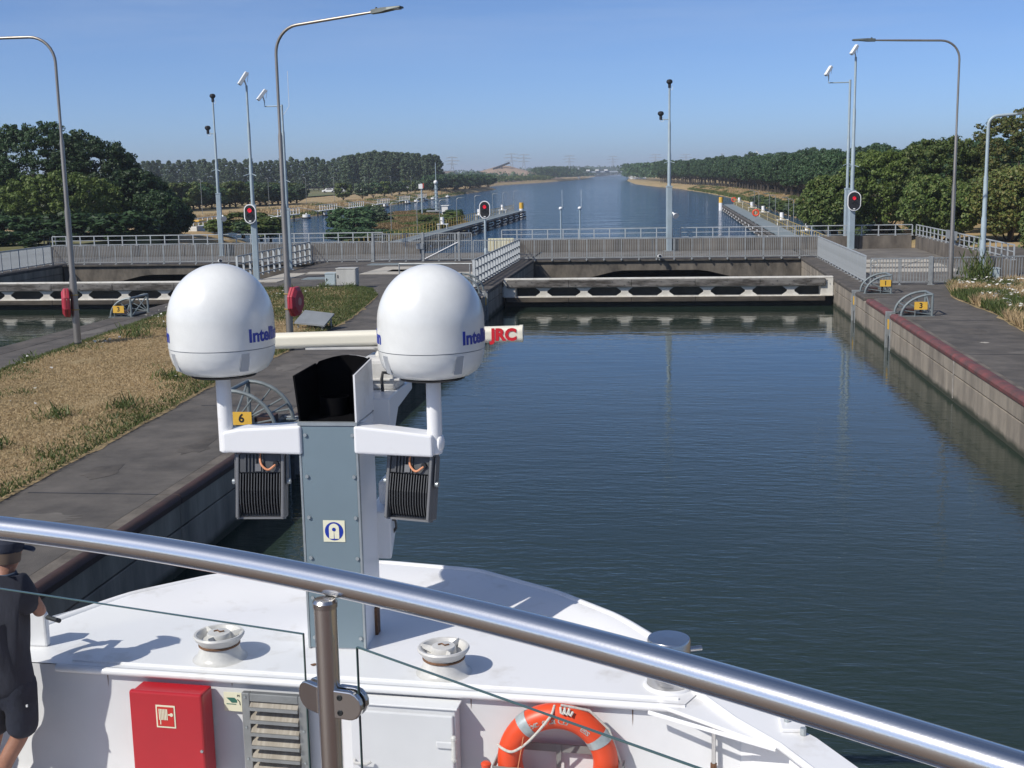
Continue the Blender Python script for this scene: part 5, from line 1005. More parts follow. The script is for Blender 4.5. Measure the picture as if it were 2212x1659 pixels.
MB().tube([(0.36, 7.0, ZD+0.002), (0.62, 6.60, ZD+0.002)], 0.009, 6).tube([(-0.1, 6.995, ZD-0.02), (0.62, 6.57, ZD-0.02)], 0.014, 6).build('weld_bead', 'ship_white', SHIP)
MB().b6(0.66, 0.80, 6.70, 6.90, 2.973, 2.995).build('cleat_plate', 'ship_white', SHIP, smooth=False, bevel=0.006)
for x, y in ((0.70, 6.80), (0.78, 6.68)): MB().cyl((x, y, 2.973), (x, y, 3.015), 0.018, seg=8).build('stud', 'zinc', SHIP)
MB().prism([(0.16, 2.92), (0.36, 2.92), (0.30, 2.83)], 7.0, 7.02, 'y').build('hook_bracket', 'ship_wall', SHIP, smooth=False)
MB().cyl((0.29, 7.0, 2.87), (0.29, 6.99, 2.62), 0.013, seg=8).build('hook_pin', 'steel_satin', SHIP); MB().cyl((0.29, 6.99, 2.62), (0.29, 6.99, 2.565), 0.020, seg=10).build('hook_cap', 'rust_stain', SHIP)
grid('lower_deck', np.array([[(x*0.98, 7.6, ZL) for x in np.linspace(-6.2, 1.6, 4)], [(x, 2.6, ZL) for x in np.linspace(-6.9, 2.2, 4)]])-np.array(og), 'ship_wall', SHIP, kind=None, smooth=False)
MB().tube([(-4.28, 7.66, 3.17), (-4.16, 7.60, 3.17)], 0.016, 10).build('pipe_stub', 'steel_dark', SHIP); MB().prism([(-4.52, 2.95), (-4.30, 2.95), (-4.30, 3.18), (-4.36, 3.26), (-4.52, 3.26)], 7.66, 7.72, 'y').build('end_bracket', 'ship_white', SHIP, smooth=False, bevel=0.015, fix=True)
P = [(0.03*math.cos(a)*(0.6+0.8*random.random()), 0.02*math.sin(a)*(0.6+0.8*random.random())) for a in np.linspace(0, 6.28, 14)[:-1]]
for q in ((-2.33, 7.50), (-2.27, 7.52)): MB().add([(q[0]+a*0.7, q[1]+b_*0.9, ZD+0.003) for a, b_ in P], [tuple(range(13))]).build('paint_chip', 'rust_stain', SHIP, smooth=False)
for xa, z1, ln in ((-3.72, 2.90, 0.10), (-2.83, 2.91, 0.05), (-2.1, 2.90, 0.13), (-1.22, 2.90, 0.08), (-0.2, 2.90, 0.12), (-1.30, 2.55, 0.09)):
    y = wy(xa)+0.0185; MB().add([(xa-0.004, y, z1), (xa+0.004, y, z1), (xa+0.002, y, z1-ln*0.6), (xa-0.001, y, z1-ln)], [(0, 1, 2, 3)]).build('rust_streak', 'rust_stain', SHIP, smooth=False)
# sun deck underfoot
MB().prism([(-7, -9), (2.6, -9), (2.4, 0.0), (1.45, 0.55), (0.42, 1.80), (-0.05, 2.12), (-0.75, 2.50), (-1.66, 2.83), (-3.2, 3.15), (-5, 3.3), (-6.9, 3.3)], 4.30, 4.45).build('sun_deck', 'deck_teak', SHIP, smooth=False)
MB().prism([(-6.8, -9), (2.4, -9), (2.2, 0.0), (1.3, 0.5), (0.3, 1.70), (-0.75, 2.38), (-1.66, 2.7), (-3.2, 3.0), (-6.7, 3.1)], 1.9, 4.30).build('deckhouse', 'ship_wall', SHIP, smooth=False)

# wall fittings ------------------------------------------------------------
AW = math.atan(-0.071)
def onwall(x, d=0.0): return (x, wy(x)-d)
def wbox(mb, x0, x1, z0, z1, d0, d1):
    xm = (x0+x1)/2; y = wy(xm); mb.box((xm, y-(d0+d1)/2, (z0+z1)/2), (x1-x0, d1-d0, z1-z0), AW); return mb
T = thing('fire_hose_cabinet', 'red fire hose cabinet with pictogram on the white ship wall', 'cabinet', (-3.22, wy(-3.22), 2.25))
wbox(MB(), -3.46, -2.97, 2.26, 2.875, 0.0, 0.135).build('body', 'hose_red', T, smooth=False, bevel=0.012)
d = wbox(MB(), -3.475, -2.965, 2.25, 2.885, 0.137, 0.185).build('door', 'hose_red', T, smooth=False, bevel=0.014)
s = wbox(MB(), -3.29, -3.155, 2.645, 2.80, 0.1855, 0.188).build('pictogram', 'sign_cream', d, smooth=False)
wbox(MB(), -3.28, -3.165, 2.656, 2.789, 0.1885, 0.190).build('pictogram_field', 'sign_red', d, smooth=False)
o = MB()
for k in range(6): wbox(o, -3.268+0.0105*k, -3.261+0.0105*k, 2.70, 2.775, 0.1903, 0.192)
wbox(o, -3.205, -3.185, 2.733, 2.742, 0.1903, 0.192); wbox(o, -3.262, -3.256, 2.668, 2.70, 0.1903, 0.192); c_ = onwall(-3.181, 0.191); o.cyl((c_[0], c_[1]+0.001, 2.738), (c_[0], c_[1]-0.001, 2.738), 0.012, seg=12); o.build('hose_reel_symbol', 'sign_cream', d, smooth=False)
c_ = onwall(-2.985, 0.186); MB().cyl((c_[0], c_[1], 2.50), (c_[0], c_[1]-0.008, 2.50), 0.010, seg=10).build('lock_button', 'zinc', d)
T = thing('vent_flap_sign', 'small cream sign with green flap symbol beside the red cabinet', 'sign', (-2.8, wy(-2.8), 2.7))
wbox(MB(), -2.885, -2.755, 2.705, 2.835, 0.0, 0.004).build('plate', 'sign_cream', T, smooth=False)
c_ = onwall(-2.82, 0.006); MB().add([(c_[0]-0.045, c_[1], 2.80), (c_[0]+0.01, c_[1], 2.80), (c_[0]+0.045, c_[1], 2.765), (c_[0]-0.01, c_[1], 2.765)], [(0, 1, 2, 3)]).build('flap_symbol', 'sign_green', T, smooth=False, fix=True)
wbox(MB(), -2.868, -2.80, 2.752, 2.757, 0.004, 0.0055).build('base_line', 'sign_green', T, smooth=False)
lettering('M', 0.022, 'black_ink', T, (-2.782, wy(-2.782)-0.006, 2.815), AW); MB().tube([(-2.79, wy(-2.79)-0.006, 2.79), (-2.775, wy(-2.775)-0.006, 2.775), (-2.772, wy(-2.772)-0.006, 2.752)], 0.0025, 5).build('arrow', 'black_ink', T)
T = thing('louvre_vent', 'grey steel louvre grille with dirty blades on the ship wall', 'vent', (-2.52, wy(-2.52), 2.2))
wbox(MB(), -2.70, -2.345, 2.2, 2.80, 0.0, 0.01).build('back_panel', 'louver_back', T, smooth=False)
for a, b_, z0, z1 in ((-2.745, -2.69, 2.2, 2.855), (-2.355, -2.30, 2.2, 2.855), (-2.69, -2.355, 2.80, 2.855)): wbox(MB(), a, b_, z0, z1, 0.0, 0.045).build('frame', 'louver_steel', T, smooth=False, bevel=0.005)
for k in range(7):
    z = 2.785-0.088*k; xm = -2.5225; y = wy(xm); MB().box((xm, y-0.035, z), (0.33, 0.075, 0.006), AW, R(42)).build('blade', 'louver_back', T, smooth=False)
    MB().box((xm, y-0.066, z-0.026), (0.335, 0.012, 0.022), AW).build('blade_edge', 'louver_steel', T, smooth=False)
for z in (2.83, 2.62, 2.40): 
    for x in (-2.72, -2.325): c_ = onwall(x, 0.045); MB().cyl((c_[0], c_[1], z), (c_[0], c_[1]-0.008, z), 0.007, seg=8).build('screw', 'zinc', T)
T = thing('wall_locker', 'white locker with hinged door on the ship wall beside the lifebuoy', 'locker', (-1.63, wy(-1.63), 2.2))
wbox(MB(), -1.985, -1.295, 2.2, 2.875, 0.0, 0.12).build('body', 'ship_wall', T, smooth=False, bevel=0.008); d = wbox(MB(), -1.98, -1.31, 2.2, 2.84, 0.122, 0.15).build('door', 'ship_wall', T, smooth=False, bevel=0.008)
wbox(MB(), -1.995, -1.28, 2.873, 2.886, 0.0, 0.135).build('hood', 'ship_white', T, smooth=False, bevel=0.004)
wbox(MB(), -1.42, -1.315, 2.63, 2.675, 0.151, 0.165).build('hinge_leaf', 'ship_wall', d, smooth=False, bevel=0.008); c_ = onwall(-1.305, 0.16); MB().cyl((c_[0], c_[1], 2.57), (c_[0], c_[1], 2.70), 0.017, seg=10).build('hinge_pin', 'fitting_white', d); 
for z in (2.56, 2.70): MB().ball((c_[0], c_[1], z), 0.021, 8, 6).build('hinge_knuckle', 'fitting_white', d)
c_ = onwall(-1.92, 0.17); MB().tube([(c_[0]-0.04, c_[1]+0.03, 2.505), (c_[0]-0.03, c_[1]-0.02, 2.505), (c_[0]+0.05, c_[1]-0.025, 2.50), (c_[0]+0.075, c_[1]-0.015, 2.515)], 0.010, 8).build('handle', 'fitting_white', d)
# lifebuoy and holder
bx, bz, by = -0.66, 2.575, wy(-0.655)-0.10
T = thing('lifebuoy_holder', 'grey flat bar holder behind and across the orange lifebuoy', 'holder', (bx, by+0.1, 2.4))
wbox(MB(), -0.92, -0.33, 2.595, 2.645, 0.015, 0.022).build('back_bar', 'holder_grey', T, smooth=False); wbox(MB(), -0.92, -0.33, 2.30, 2.35, 0.015, 0.022).build('back_bar', 'holder_grey', T, smooth=False)
wbox(MB(), -1.055, -0.255, 2.515, 2.56, 0.195, 0.203).build('front_bar', 'holder_grey', T, smooth=False)
for x in (-1.05, -0.26): wbox(MB(), x-0.004, x+0.004, 2.515, 2.56, 0.0, 0.195).build('side_bar', 'holder_grey', T, smooth=False)
wbox(MB(), -0.675, -0.645, 2.47, 2.65, 0.024, 0.03).build('upright_bar', 'holder_grey', T, smooth=False)
wbox(MB(), -1.0, -0.3, 2.32, 2.325, 0.0, 0.2).build('shelf', 'holder_grey', T, smooth=False)
T = thing('lifebuoy', 'orange lifebuoy with grey bands and worn white lettering', 'lifebuoy', (bx, by, bz)); Rb, rb = 0.2975, 0.078
MB().torus((bx, by, bz), Rb, rb, 64, 20, 'y').build('ring', 'buoy_orange', T)
for a in (R(128), R(32), R(-52), R(-148)): MB().torus((bx, by, bz), Rb, rb+0.003, 5, 20, 'y', a-R(5.5), a+R(5.5)).build('band', 'reflective', T)
def rp(a, r, f): return (bx+r*math.cos(a), by-f, bz+r*math.sin(a))
MB().tube(smooth_path([rp(R(92), Rb+0.075, 0.02), rp(R(95), Rb+0.04, 0.085), rp(R(108), Rb-0.02, 0.10), rp(R(125), Rb-0.055, 0.095), rp(R(145), Rb-0.055, 0.095), rp(R(160), Rb-0.01, 0.10), rp(R(163), Rb+0.05, 0.07), rp(R(166), Rb+0.085, 0.0)]), 0.0085, 8).build('grab_rope', 'rope', T)
for a in (86, 82, 78): MB().tube([rp(R(a), Rb+0.08, 0.05), rp(R(a-1), Rb+0.055, 0.075), rp(R(a-3), Rb+0.05, 0.08), rp(R(a-4), Rb+0.07, 0.06)], 0.008, 7).build('rope_lashing', 'rope', T)
MB().tube([rp(R(86), Rb+0.085, 0.03), rp(R(60), Rb+0.095, 0.0), rp(R(35), Rb+0.09, 0.0), rp(R(0), Rb+0.09, 0.0)], 0.0085, 8).build('grab_rope', 'rope', T)
for ch, a in zip('Exc', (122.5, 118.2, 114)): 
    lettering(ch, 0.064, 'letter_white', T, (0, 0, 0), fn=lambda v, a=a: (bx+(Rb-0.0+v.y)*math.cos(R(a))+v.x*math.sin(R(a)), by-rb-0.0015+12*(0.0+v.y)**2, bz+(Rb+v.y)*math.sin(R(a))-v.x*math.cos(R(a))), bold=0.001)
for ch, a in (('e', 104.5), ('L', 97), ('a', 93), ('C', 84), ('o', 78.5), ('e', 57), ('s', 53), ('s', 49.3)):
    lettering(ch, 0.064, 'letter_white', T, (0, 0, 0), fn=lambda v, a=a: (bx+(Rb+v.y)*math.cos(R(a))+v.x*math.sin(R(a)), by-rb-0.0015+12*v.y**2, bz+(Rb+v.y)*math.sin(R(a))-v.x*math.cos(R(a))), bold=0.001)
T = thing('buoy_light', 'small orange capped lifebuoy light hanging left of the lifebuoy', 'light', (-1.095, by-0.03, 2.4)); x, y = -1.10, by-0.06
MB().lathe([(0.030, 0.0), (0.032, 0.02), (0.02, 0.03), (0, 0.031)], (x, y, 2.55), 14).build('cap', 'buoy_orange', T); MB().lathe([(0.024, 0), (0.026, 0.09)], (x, y, 2.46), 12).build('tube', 'holder_grey', T); MB().lathe([(0.042, 0), (0.05, 0.025), (0.04, 0.05), (0.025, 0.055)], (x, y, 2.415), 14).build('collar', 'buoy_orange', T); MB().cyl((x, y, 2.25), (x, y, 2.42), 0.036, seg=12).build('body', 'holder_grey', T)
MB().tube([(x+0.02, y-0.02, 2.53), (x+0.10, y-0.05, 2.50), (bx+Rb*math.cos(R(150))+0.02, by-0.10, 2.56), (bx+(Rb-0.03)*math.cos(R(138)), by-0.10, bz+Rb*math.sin(R(138)))], 0.003, 6).build('lanyard', 'cable', T)

# deck vents -----------------------------------------------------------------
def vent(x, y, label, rz):
    T = thing('mushroom_vent', label, 'vent', (x, y, ZD)); c = (x, y, ZD)
    MB().lathe([(0.185, 0.0), (0.170, 0.004), (0.150, 0.03), (0.134, 0.075), (0.130, 0.095)], c, 32).build('cone_base', 'fitting_white', T); MB().lathe([(0.132, 0.092), (0.140, 0.098), (0.139, 0.108), (0.128, 0.112)], c, 32).build('gasket', 'rust_stain', T)
    MB().lathe([(0.130, 0.105), (0.145, 0.125), (0.165, 0.150), (0.172, 0.165), (0.165, 0.176), (0.150, 0.174), (0.135, 0.155), (0.12, 0.13), (0.0, 0.125)], c, 32).build('bowl', 'fitting_white', T)
    cap = MB().lathe([(0.085, 0.125), (0.082, 0.165), (0.075, 0.180), (0.0, 0.184)], c, 24).build('cap', 'fitting_white', T); MB().tube([(x-0.035, y, ZD+0.186), (x-0.012, y+0.015, ZD+0.187), (x+0.012, y-0.012, ZD+0.187), (x+0.035, y+0.008, ZD+0.186)], 0.006, 5).build('cast_mark', 'rust_stain', cap)
    for k in range(3):
        a = rz+k*2*math.pi/3; d = Vector((math.cos(a), math.sin(a), 0)); s = Vector((-d.y, d.x, 0)); q = Vector(c); MB().add([q+d*0.07+s*0.018+Vector((0, 0, .13)), q+d*0.07-s*0.018+Vector((0, 0, .13)), q+d*0.155-s*0.006+Vector((0, 0, .165)), q+d*0.155+s*0.006+Vector((0, 0, .165)), q+d*0.08+Vector((0, 0, .175)), q+d*0.15+Vector((0, 0, .188))], [(0, 1, 2, 3), (0, 4, 1), (1, 4, 5, 2), (2, 5, 3), (3, 5, 4, 0)]).build('fin', 'fitting_white', T, smooth=False, fix=True)
    return T
vent(-3.01, 7.58, 'white mushroom vent on the foredeck left of the mast', 0.4); vent(-1.44, 7.46, 'white mushroom vent on the foredeck right of the mast', 1.0)
T = thing('steel_drum', 'round stainless drum standing on the right deck edge', 'drum', (0.02, 7.37, ZD)); MB().lathe([(0.137, 0), (0.137, 0.30), (0.130, 0.312), (0, 0.315)], (0.02, 7.37, ZD), 36).build('body', 'steel_satin', T); MB().lathe([(0.16, 0), (0.155, 0.012), (0.139, 0.016)], (0.02, 7.37, ZD), 30).build('weld_ring', 'ship_white', T)
MB().cyl((0.15, 7.42, ZD+0.22), (0.225, 7.45, ZD+0.22), 0.018, seg=10).build('nozzle', 'steel_satin', T)

# mast ------------------------------------------------------------------------
mx0, mx1, my0, my1, mzt = -2.445, -2.045, 7.79, 8.27, 4.53
T = thing('signal_mast', 'white mast box with grey blue bolted panel and black exhaust opening', 'mast', (-2.245, 8.0, ZD))
MB().b6(mx0, mx1, my0, my1, ZD-0.02, mzt).build('mast_box', 'ship_white', T, smooth=False, bevel=0.02)
pn = MB().b6(mx0+0.012, mx1-0.012, my0-0.010, my0-0.001, ZD+0.01, mzt-0.012).build('front_panel', 'panel_blue', T, smooth=False, bevel=0.003)
bm_ = MB().cyl((0, 0, 0), (0, -0.012, 0), 0.013, seg=6).mesh('bolt', 'zinc')
for k in range(6):
    for x in (mx0+0.045, mx1-0.03): piece('bolt', bm_, T, (x, my0-0.010, mzt-0.07-0.285*k))
for x in (mx0+0.004, mx1-0.004): MB().b6(x-0.008, x+0.008, my0-0.014, my0+0.02, ZD+0.005, mzt+0.01).build('edge_angle', 'zinc', T, smooth=False, bevel=0.003)
MB().b6(mx0-0.004, mx1+0.004, my0-0.016, my0+0.02, mzt-0.006, mzt+0.016).build('top_angle', 'zinc', T, smooth=False)
bd = MB().b6(-2.305, -2.155, my0-0.014, my0-0.0105, 3.72, 3.87).build('lifejacket_sign', 'sign_cream', pn, smooth=False)
def disc(x, z, r, y, m, nm, seg=28): return MB().prism([(x+r*math.cos(a), z+r*math.sin(a)) for a in np.linspace(0, 2*math.pi, seg+1)[:-1]], y-0.001, y, 'y').build(nm, m, pn, smooth=False, fix=True)
disc(-2.230, 3.795, 0.064, my0-0.0145, 'logo_blue', 'sign_disc')
jk = [(-0.035, -0.052), (-0.003, -0.052), (-0.001, -0.006), (0.001, -0.006), (0.003, -0.052), (0.035, -0.052), (0.035, 0.022)]+[(0.035*math.cos(a), 0.022+0.032*math.sin(a)) for a in np.linspace(0, math.pi, 9)[1:-1]]+[(-0.035, 0.022)]
MB().prism([(-2.230+a, 3.795+b_) for a, b_ in jk], my0-0.0172, my0-0.0160, 'y').build('jacket_symbol', 'sign_cream', pn, smooth=False, fix=True); disc(-2.230, 3.808, 0.013, my0-0.0180, 'logo_blue', 'sign_dot', 14)
# cowl: sheet walls open to the rear and top
def sheet(pts_in, th, nm, m): 
    o = MB(); n = len(pts_in); o.add([p for p in pts_in]+[tuple(Vector(p)+Vector(th)) for p in pts_in], [tuple(range(n))[::-1], tuple(range(n, 2*n))]+[(i, (i+1) % n, n+(i+1) % n, n+i) for i in range(n)]); return o.build(nm, m, T, smooth=False, fix=True)
sheet([(mx0+0.01, my0+0.02, mzt), (mx0+0.01, my1, mzt), (mx0+0.0, my1, 4.87), (mx0-0.02, my0+0.02, 4.855)], (-0.012, 0, 0), 'cowl_side', 'soot')
sheet([(mx1-0.020, my0+0.005, mzt), (mx1-0.020, my1, mzt), (mx1-0.022, my1, 4.912), (mx1-0.022, my0+0.005, 4.872)], (0.007, 0, 0), 'cowl_lining', 'soot')
sheet([(mx1-0.012, my0, mzt+0.01), (mx1-0.012, my1, mzt+0.01), (mx1-0.014, my1, 4.905), (mx1-0.014, my0, 4.865)], (0.012, 0, 0), 'cowl_side', 'ship_white')
bk = [(mx0, mzt), (mx1, mzt), (mx1-0.01, 4.895)]+[(mx1-0.02-0.36*t, 4.885+0.045*math.sin(math.pi*(0.15+0.85*t))) for t in np.linspace(0.1, 1, 7)]+[(mx0-0.005, 4.85)]
MB().prism(bk, my1-0.012, my1, 'y').build('cowl_back', 'soot', T, smooth=False, fix=True); MB().prism([(a, b_-0.004) for a, b_ in bk], my1+0.001, my1+0.03, 'y').build('cowl_shell', 'ship_white', T, smooth=False, fix=True)
MB().add([(mx0+0.012, my0+0.02, mzt+0.004), (mx1-0.012, my0+0.02, mzt+0.004), (mx1-0.012, my1-0.012, mzt+0.03), (mx0+0.012, my1-0.012, mzt+0.03)], [(0, 1, 2, 3)]).build('duct_floor', 'soot', T, smooth=False)
MB().lathe([(0.10, 0), (0.10, 0.12), (0.092, 0.12), (0.09, 0.02)], (-2.27, 8.08, mzt+0.02), 20).build('exhaust_pipe', 'soot', T)
MB().b6(mx1-0.005, mx1+0.02, 8.06, 8.14, ZD, ZD+0.2).build('foot_bracket', 'rust_stain', T, smooth=False)
for sg, xt in ((-1, -2.975), (1, -1.53)):
    x0 = mx0 if sg < 0 else mx1; a, b_ = sorted((x0, xt)); o = MB(); 
    if sg < 0: prof = [(x0+0.02, 4.525), (x0+0.02, 4.325), (xt, 4.335), (xt, 4.475), (xt+0.12, 4.50)]
    else: prof = [(x0-0.02, 4.525), (x0-0.02, 4.335), (xt, 4.315), (xt, 4.465), (xt-0.25, 4.495)]
    o.prism(prof, 7.76, 7.93, 'y').build('side_arm', 'ship_white', T, smooth=False, bevel=0.018, seg=3, fix=True)
    MB().lathe([(0.0, 0), (0.04, 0.0), (0.05, 0.01), (0.05, 0.51), (0.065, 0.515), (0.12, 0.55)], (xt, 7.845, 4.325), 20).build('arm_post', 'ship_white', T)
    if sg > 0: MB().ball((xt+sg*0.035, 7.845, 4.40), (0.03, 0.06, 0.06), 12, 8).build('end_cap', 'ship_white', T)
MB().prism([(8.26, 4.40), (8.26, 4.62), (8.45, 4.63), (9.05, 4.62), (9.05, 4.55), (8.55, 4.50), (8.26, 4.20)], -2.27, -1.93, 'x').build('radar_bracket', 'ship_white', T, smooth=False, bevel=0.01, fix=True)
MB().prism([(8.25, 3.45), (8.25, 3.80), (8.75, 3.82), (8.75, 3.76), (8.50, 3.70)], -2.12, -1.95, 'x').build('lamp_bracket', 'ship_white', T, smooth=False, bevel=0.01, fix=True)
MB().b6(-2.06, -1.94, 8.36, 8.6, 3.82, 4.0).build('horn_box', 'ship_white', T, smooth=False, bevel=0.03); MB().tube([(-1.97, 8.3, 3.74), (-1.93, 8.32, 3.72), (-1.93, 8.34, 3.66), (-1.97, 8.36, 3.60)], 0.010, 6).build('cable', 'cable_dark', T)

# radomes ----------------------------------------------------------------------
def radome(x, y, z, label, rz, lg):
    T = thing('satellite_radome', label, 'radome', (x, y, z)); Rr = 0.352
    low = [(0.0, 0.0), (0.20, 0.0), (0.255, 0.012), (0.30, 0.04), (0.33, 0.085), (0.346, 0.14), (0.350, 0.185)]
    o = MB().lathe(low, (x, y, z), 96); b_ = o.build('base_skirt', 'radome', T)
    cut = MB()
    for k in range(4):
        a = rz+k*math.pi/2; d = Vector((math.cos(a), math.sin(a), 0)); q = Vector((x, y, z+0.105))+d*0.362; cut.box(tuple(q), (0.055, 0.055, 0.12), a, 0, R(14))
    cme = cut.mesh('cut', 'radome_grey', smooth=False); co = bpy.data.objects.new('cut', cme); COL.objects.link(co); co.location = (0, 0, 0)
    md = b_.modifiers.new('notch', 'BOOLEAN'); md.operation = 'DIFFERENCE'; md.object = co; md.solver = 'EXACT'; bpy.context.view_layer.update(); dg = bpy.context.evaluated_depsgraph_get()
    nm_ = bpy.data.meshes.new_from_object(b_.evaluated_get(dg)); b_.modifiers.clear(); b_.data = nm_; nm_.name = 'base_skirt'; bpy.data.objects.remove(co)
    for k in range(4):
        a = rz+k*math.pi/2; d = Vector((math.cos(a), math.sin(a), 0)); q = Vector((x, y, z+0.108))+d*0.331; MB().box(tuple(q), (0.010, 0.056, 0.122), a, 0, R(14)).build('recess_shade_pad', 'radome_grey', T, smooth=False)  # grey pads whose colour stands in for shade inside the skirt notches
    MB().lathe([(0.348, 0.180), (0.344, 0.186), (0.348, 0.192)], (x, y, z), 96).build('seam', 'radome_grey', T)
    up = [(0.352, 0.190), (0.353, 0.25), (0.352, 0.36)]+[(0.352*math.cos(t), 0.36+0.378*math.sin(t)) for t in np.linspace(0.08, math.pi/2, 22)]
    dm = MB().lathe(up, (x, y, z), 96).build('dome', 'radome', T)
    MB().lathe([(0.0, -0.014), (0.215, -0.014), (0.222, -0.002), (0.20, 0.0)], (x, y, z), 48).build('base_ring', 'black', T)
    for off in (0, R(-160)):
        def bend(v, off=off):
            a = -math.pi/2 + rz_l + off + v.x/Rr; r = 0.3545+v.z*0.5; return (x+r*math.cos(a), y+r*math.sin(a), z+0.275+v.y)
        rz_l = R(lg); lettering('Intellian', 0.118, 'logo_blue', dm, (0, 0, 0), bold=0.004, fn=bend)
    return T
radome(-2.965, 7.845, 4.868, 'white satellite dome on the left arm of the mast', R(-45), 79.5); radome(-1.535, 7.845, 4.852, 'white satellite dome on the right arm of the mast', R(-48), 75)

# radar --------------------------------------------------------------------------
T = thing('radar_scanner', 'cream radar bar with red lettering behind the domes', 'radar', (-2.07, 8.75, 4.63)); A_ = R(2.5)
MB().b6(-2.21, -1.93, 8.55, 8.93, 4.625, 4.86).build('gearbox', 'fitting_white', T, smooth=False, bevel=0.04, seg=3); MB().b6(-2.23, -1.91, 8.53, 8.95, 4.70, 4.715).build('gearbox_seam', 'fitting_white', T, smooth=False, bevel=0.004)
MB().lathe([(0.07, 0), (0.06, 0.05), (0.09, 0.07)], (-2.07, 8.76, 4.85), 16).build('rotor_neck', 'fitting_white', T); MB().box((-2.07, 8.76, 4.915), (1.16, 0.10, 0.022), A_).build('carrier_plate', 'fitting_white', T, smooth=False, bevel=0.004)
pr = [(0.075*math.cos(t)*(1 if abs(math.cos(t)) > 0 else 1), 0.060*math.sin(t)) for t in np.linspace(0, 2*math.pi, 21)[:-1]]
pr = [(max(-0.062, min(0.062, a*1.05)), b_) for a, b_ in pr]; o = MB(); L = 1.02; ds = Vector((math.cos(A_), math.sin(A_), 0)); pe = Vector((-ds.y, ds.x, 0)); c0 = Vector((-2.07, 8.76, 4.985)); tl = Vector((0, 0, 0.022))
vs_ = []
for t in (-L, L): vs_ += [c0+ds*t+tl*t+pe*a+Vector((0, 0, b_)) for a, b_ in pr]
o.add(vs_, [tuple(range(20)), tuple(range(20, 40))[::-1]]+[(i, 20+i, 20+(i+1) % 20, (i+1) % 20) for i in range(20)]); bar = o.build('antenna_bar', 'cream', T, fix=True, angle=50)
for t in (-L, L):
    o = MB(); vs_ = []
    for q in (-0.012, 0.012): vs_ += [c0+ds*(t+q)+tl*t+pe*a*1.07+Vector((0, 0, b_*1.07)) for a, b_ in pr]
    o.add(vs_, [tuple(range(20)), tuple(range(20, 40))[::-1]]+[(i, 20+i, 20+(i+1) % 20, (i+1) % 20) for i in range(20)]).build('end_cap', 'cream', bar, fix=True, angle=50)
lc = c0+ds*0.895+tl*0.895-pe*0.0650; lettering('JRC', 0.118, 'logo_red', bar, tuple(lc), A_, bold=0.006)
MB().tube([(-2.03, 8.50, 4.63), (-2.03, 8.48, 4.72), (-2.02, 8.48, 4.77), (-1.98, 8.52, 4.76)], 0.012, 8).build('cable', 'cable_dark', T)

# floodlights ----------------------------------------------------------------------
def flood(x, y, z, rz, label, sgn):
    T = thing('floodlight', label, 'floodlight', (x, y, z)); M = Matrix.Translation((x, y, z)) @ Matrix.Rotation(rz, 4, 'Z') @ Matrix.Rotation(R(-12), 4, 'X')
    def B(x0, x1, y0, y1, z0, z1, nm, m, par=None, bevel=0.0):
        o = MB().b6(x0, x1, y0, y1, z0, z1); o.v = [tuple(M @ Vector(v)) for v in o.v]; return o.build(nm, m, par or T, smooth=False, bevel=bevel)
    B(-0.165, 0.165, 0.02, 0.09, -0.235, 0.20, 'housing', 'flood_edge', bevel=0.012)
    for s in (-1, 1): B(s*0.155-0.011, s*0.155+0.011, -0.05, 0.02, -0.235, 0.20, 'side_rim', 'flood_edge', bevel=0.006)
    B(-0.143, 0.143, -0.04, 0.02, 0.07, 0.20, 'driver_box', 'flood_grey', bevel=0.006)
    for k in range(6): B(-0.105+0.024*k, -0.095+0.024*k, -0.052, -0.041, 0.075, 0.195, 'driver_rib', 'flood_grey')
    B(-0.03, 0.01, -0.056, -0.042, 0.08, 0.13, 'type_plate', 'flood_edge')
    for k in range(15):
        u = -0.135+0.27*k/14; o = MB(); pf = [(0.02, 0.065), (-0.045, 0.065), (-0.052, -0.05), (-0.040, -0.14), (-0.012, -0.205), (0.02, -0.225)]
        o.prism(pf, u-0.003, u+0.003, 'x'); o.v = [tuple(M @ Vector(v)) for v in o.v]; o.build('cooling_fin', 'flood_grey', T, smooth=False, fix=True)
    B(-0.165, 0.165, -0.02, 0.02, -0.245, -0.232, 'bottom_rim', 'flood_edge')
    for s in (-1, 1):
        o = MB(); o.prism([(-0.02, 0.24), (0.02, 0.24), (0.03, 0.0), (0.01, -0.02), (-0.02, 0.0)], s*0.178-0.004, s*0.178+0.004, 'x'); o.v = [tuple(M @ Vector(v)) for v in o.v]; o.build('yoke_arm', 'flood_edge', T, smooth=False, fix=True)
        o = MB().cyl((s*0.178, 0.0, 0.01), (s*0.20, 0.0, 0.01), 0.018, seg=10); o.v = [tuple(M @ Vector(v)) for v in o.v]; o.build('pivot_bolt', 'zinc', T)
    o = MB().tube(smooth_path([(0.0, -0.03, 0.235), (0.0, -0.045, 0.18), (0.015, -0.065, 0.125), (0.06, -0.07, 0.09), (0.10, -0.06, 0.115), (0.11, -0.045, 0.13)]), 0.0075, 8); o.v = [tuple(M @ Vector(v)) for v in o.v]; o.build('supply_cable', 'cable', T)
    o = MB().cyl((0.11, -0.03, 0.135), (0.11, -0.06, 0.13), 0.018, seg=10); o.v = [tuple(M @ Vector(v)) for v in o.v]; o.build('cable_gland', 'black', T)
    o = MB().cyl((0.0, -0.03, 0.22), (0.0, -0.03, 0.26), 0.012, seg=8); o.v = [tuple(M @ Vector(v)) for v in o.v]; o.build('cable_gland', 'cam_white', T)
    return T
flood(-2.735, 7.82, 4.115, R(4), 'finned grey floodlight hanging under the left mast arm', -1); flood(-1.70, 7.84, 4.115, R(-14), 'finned grey floodlight hanging under the right mast arm', 1)

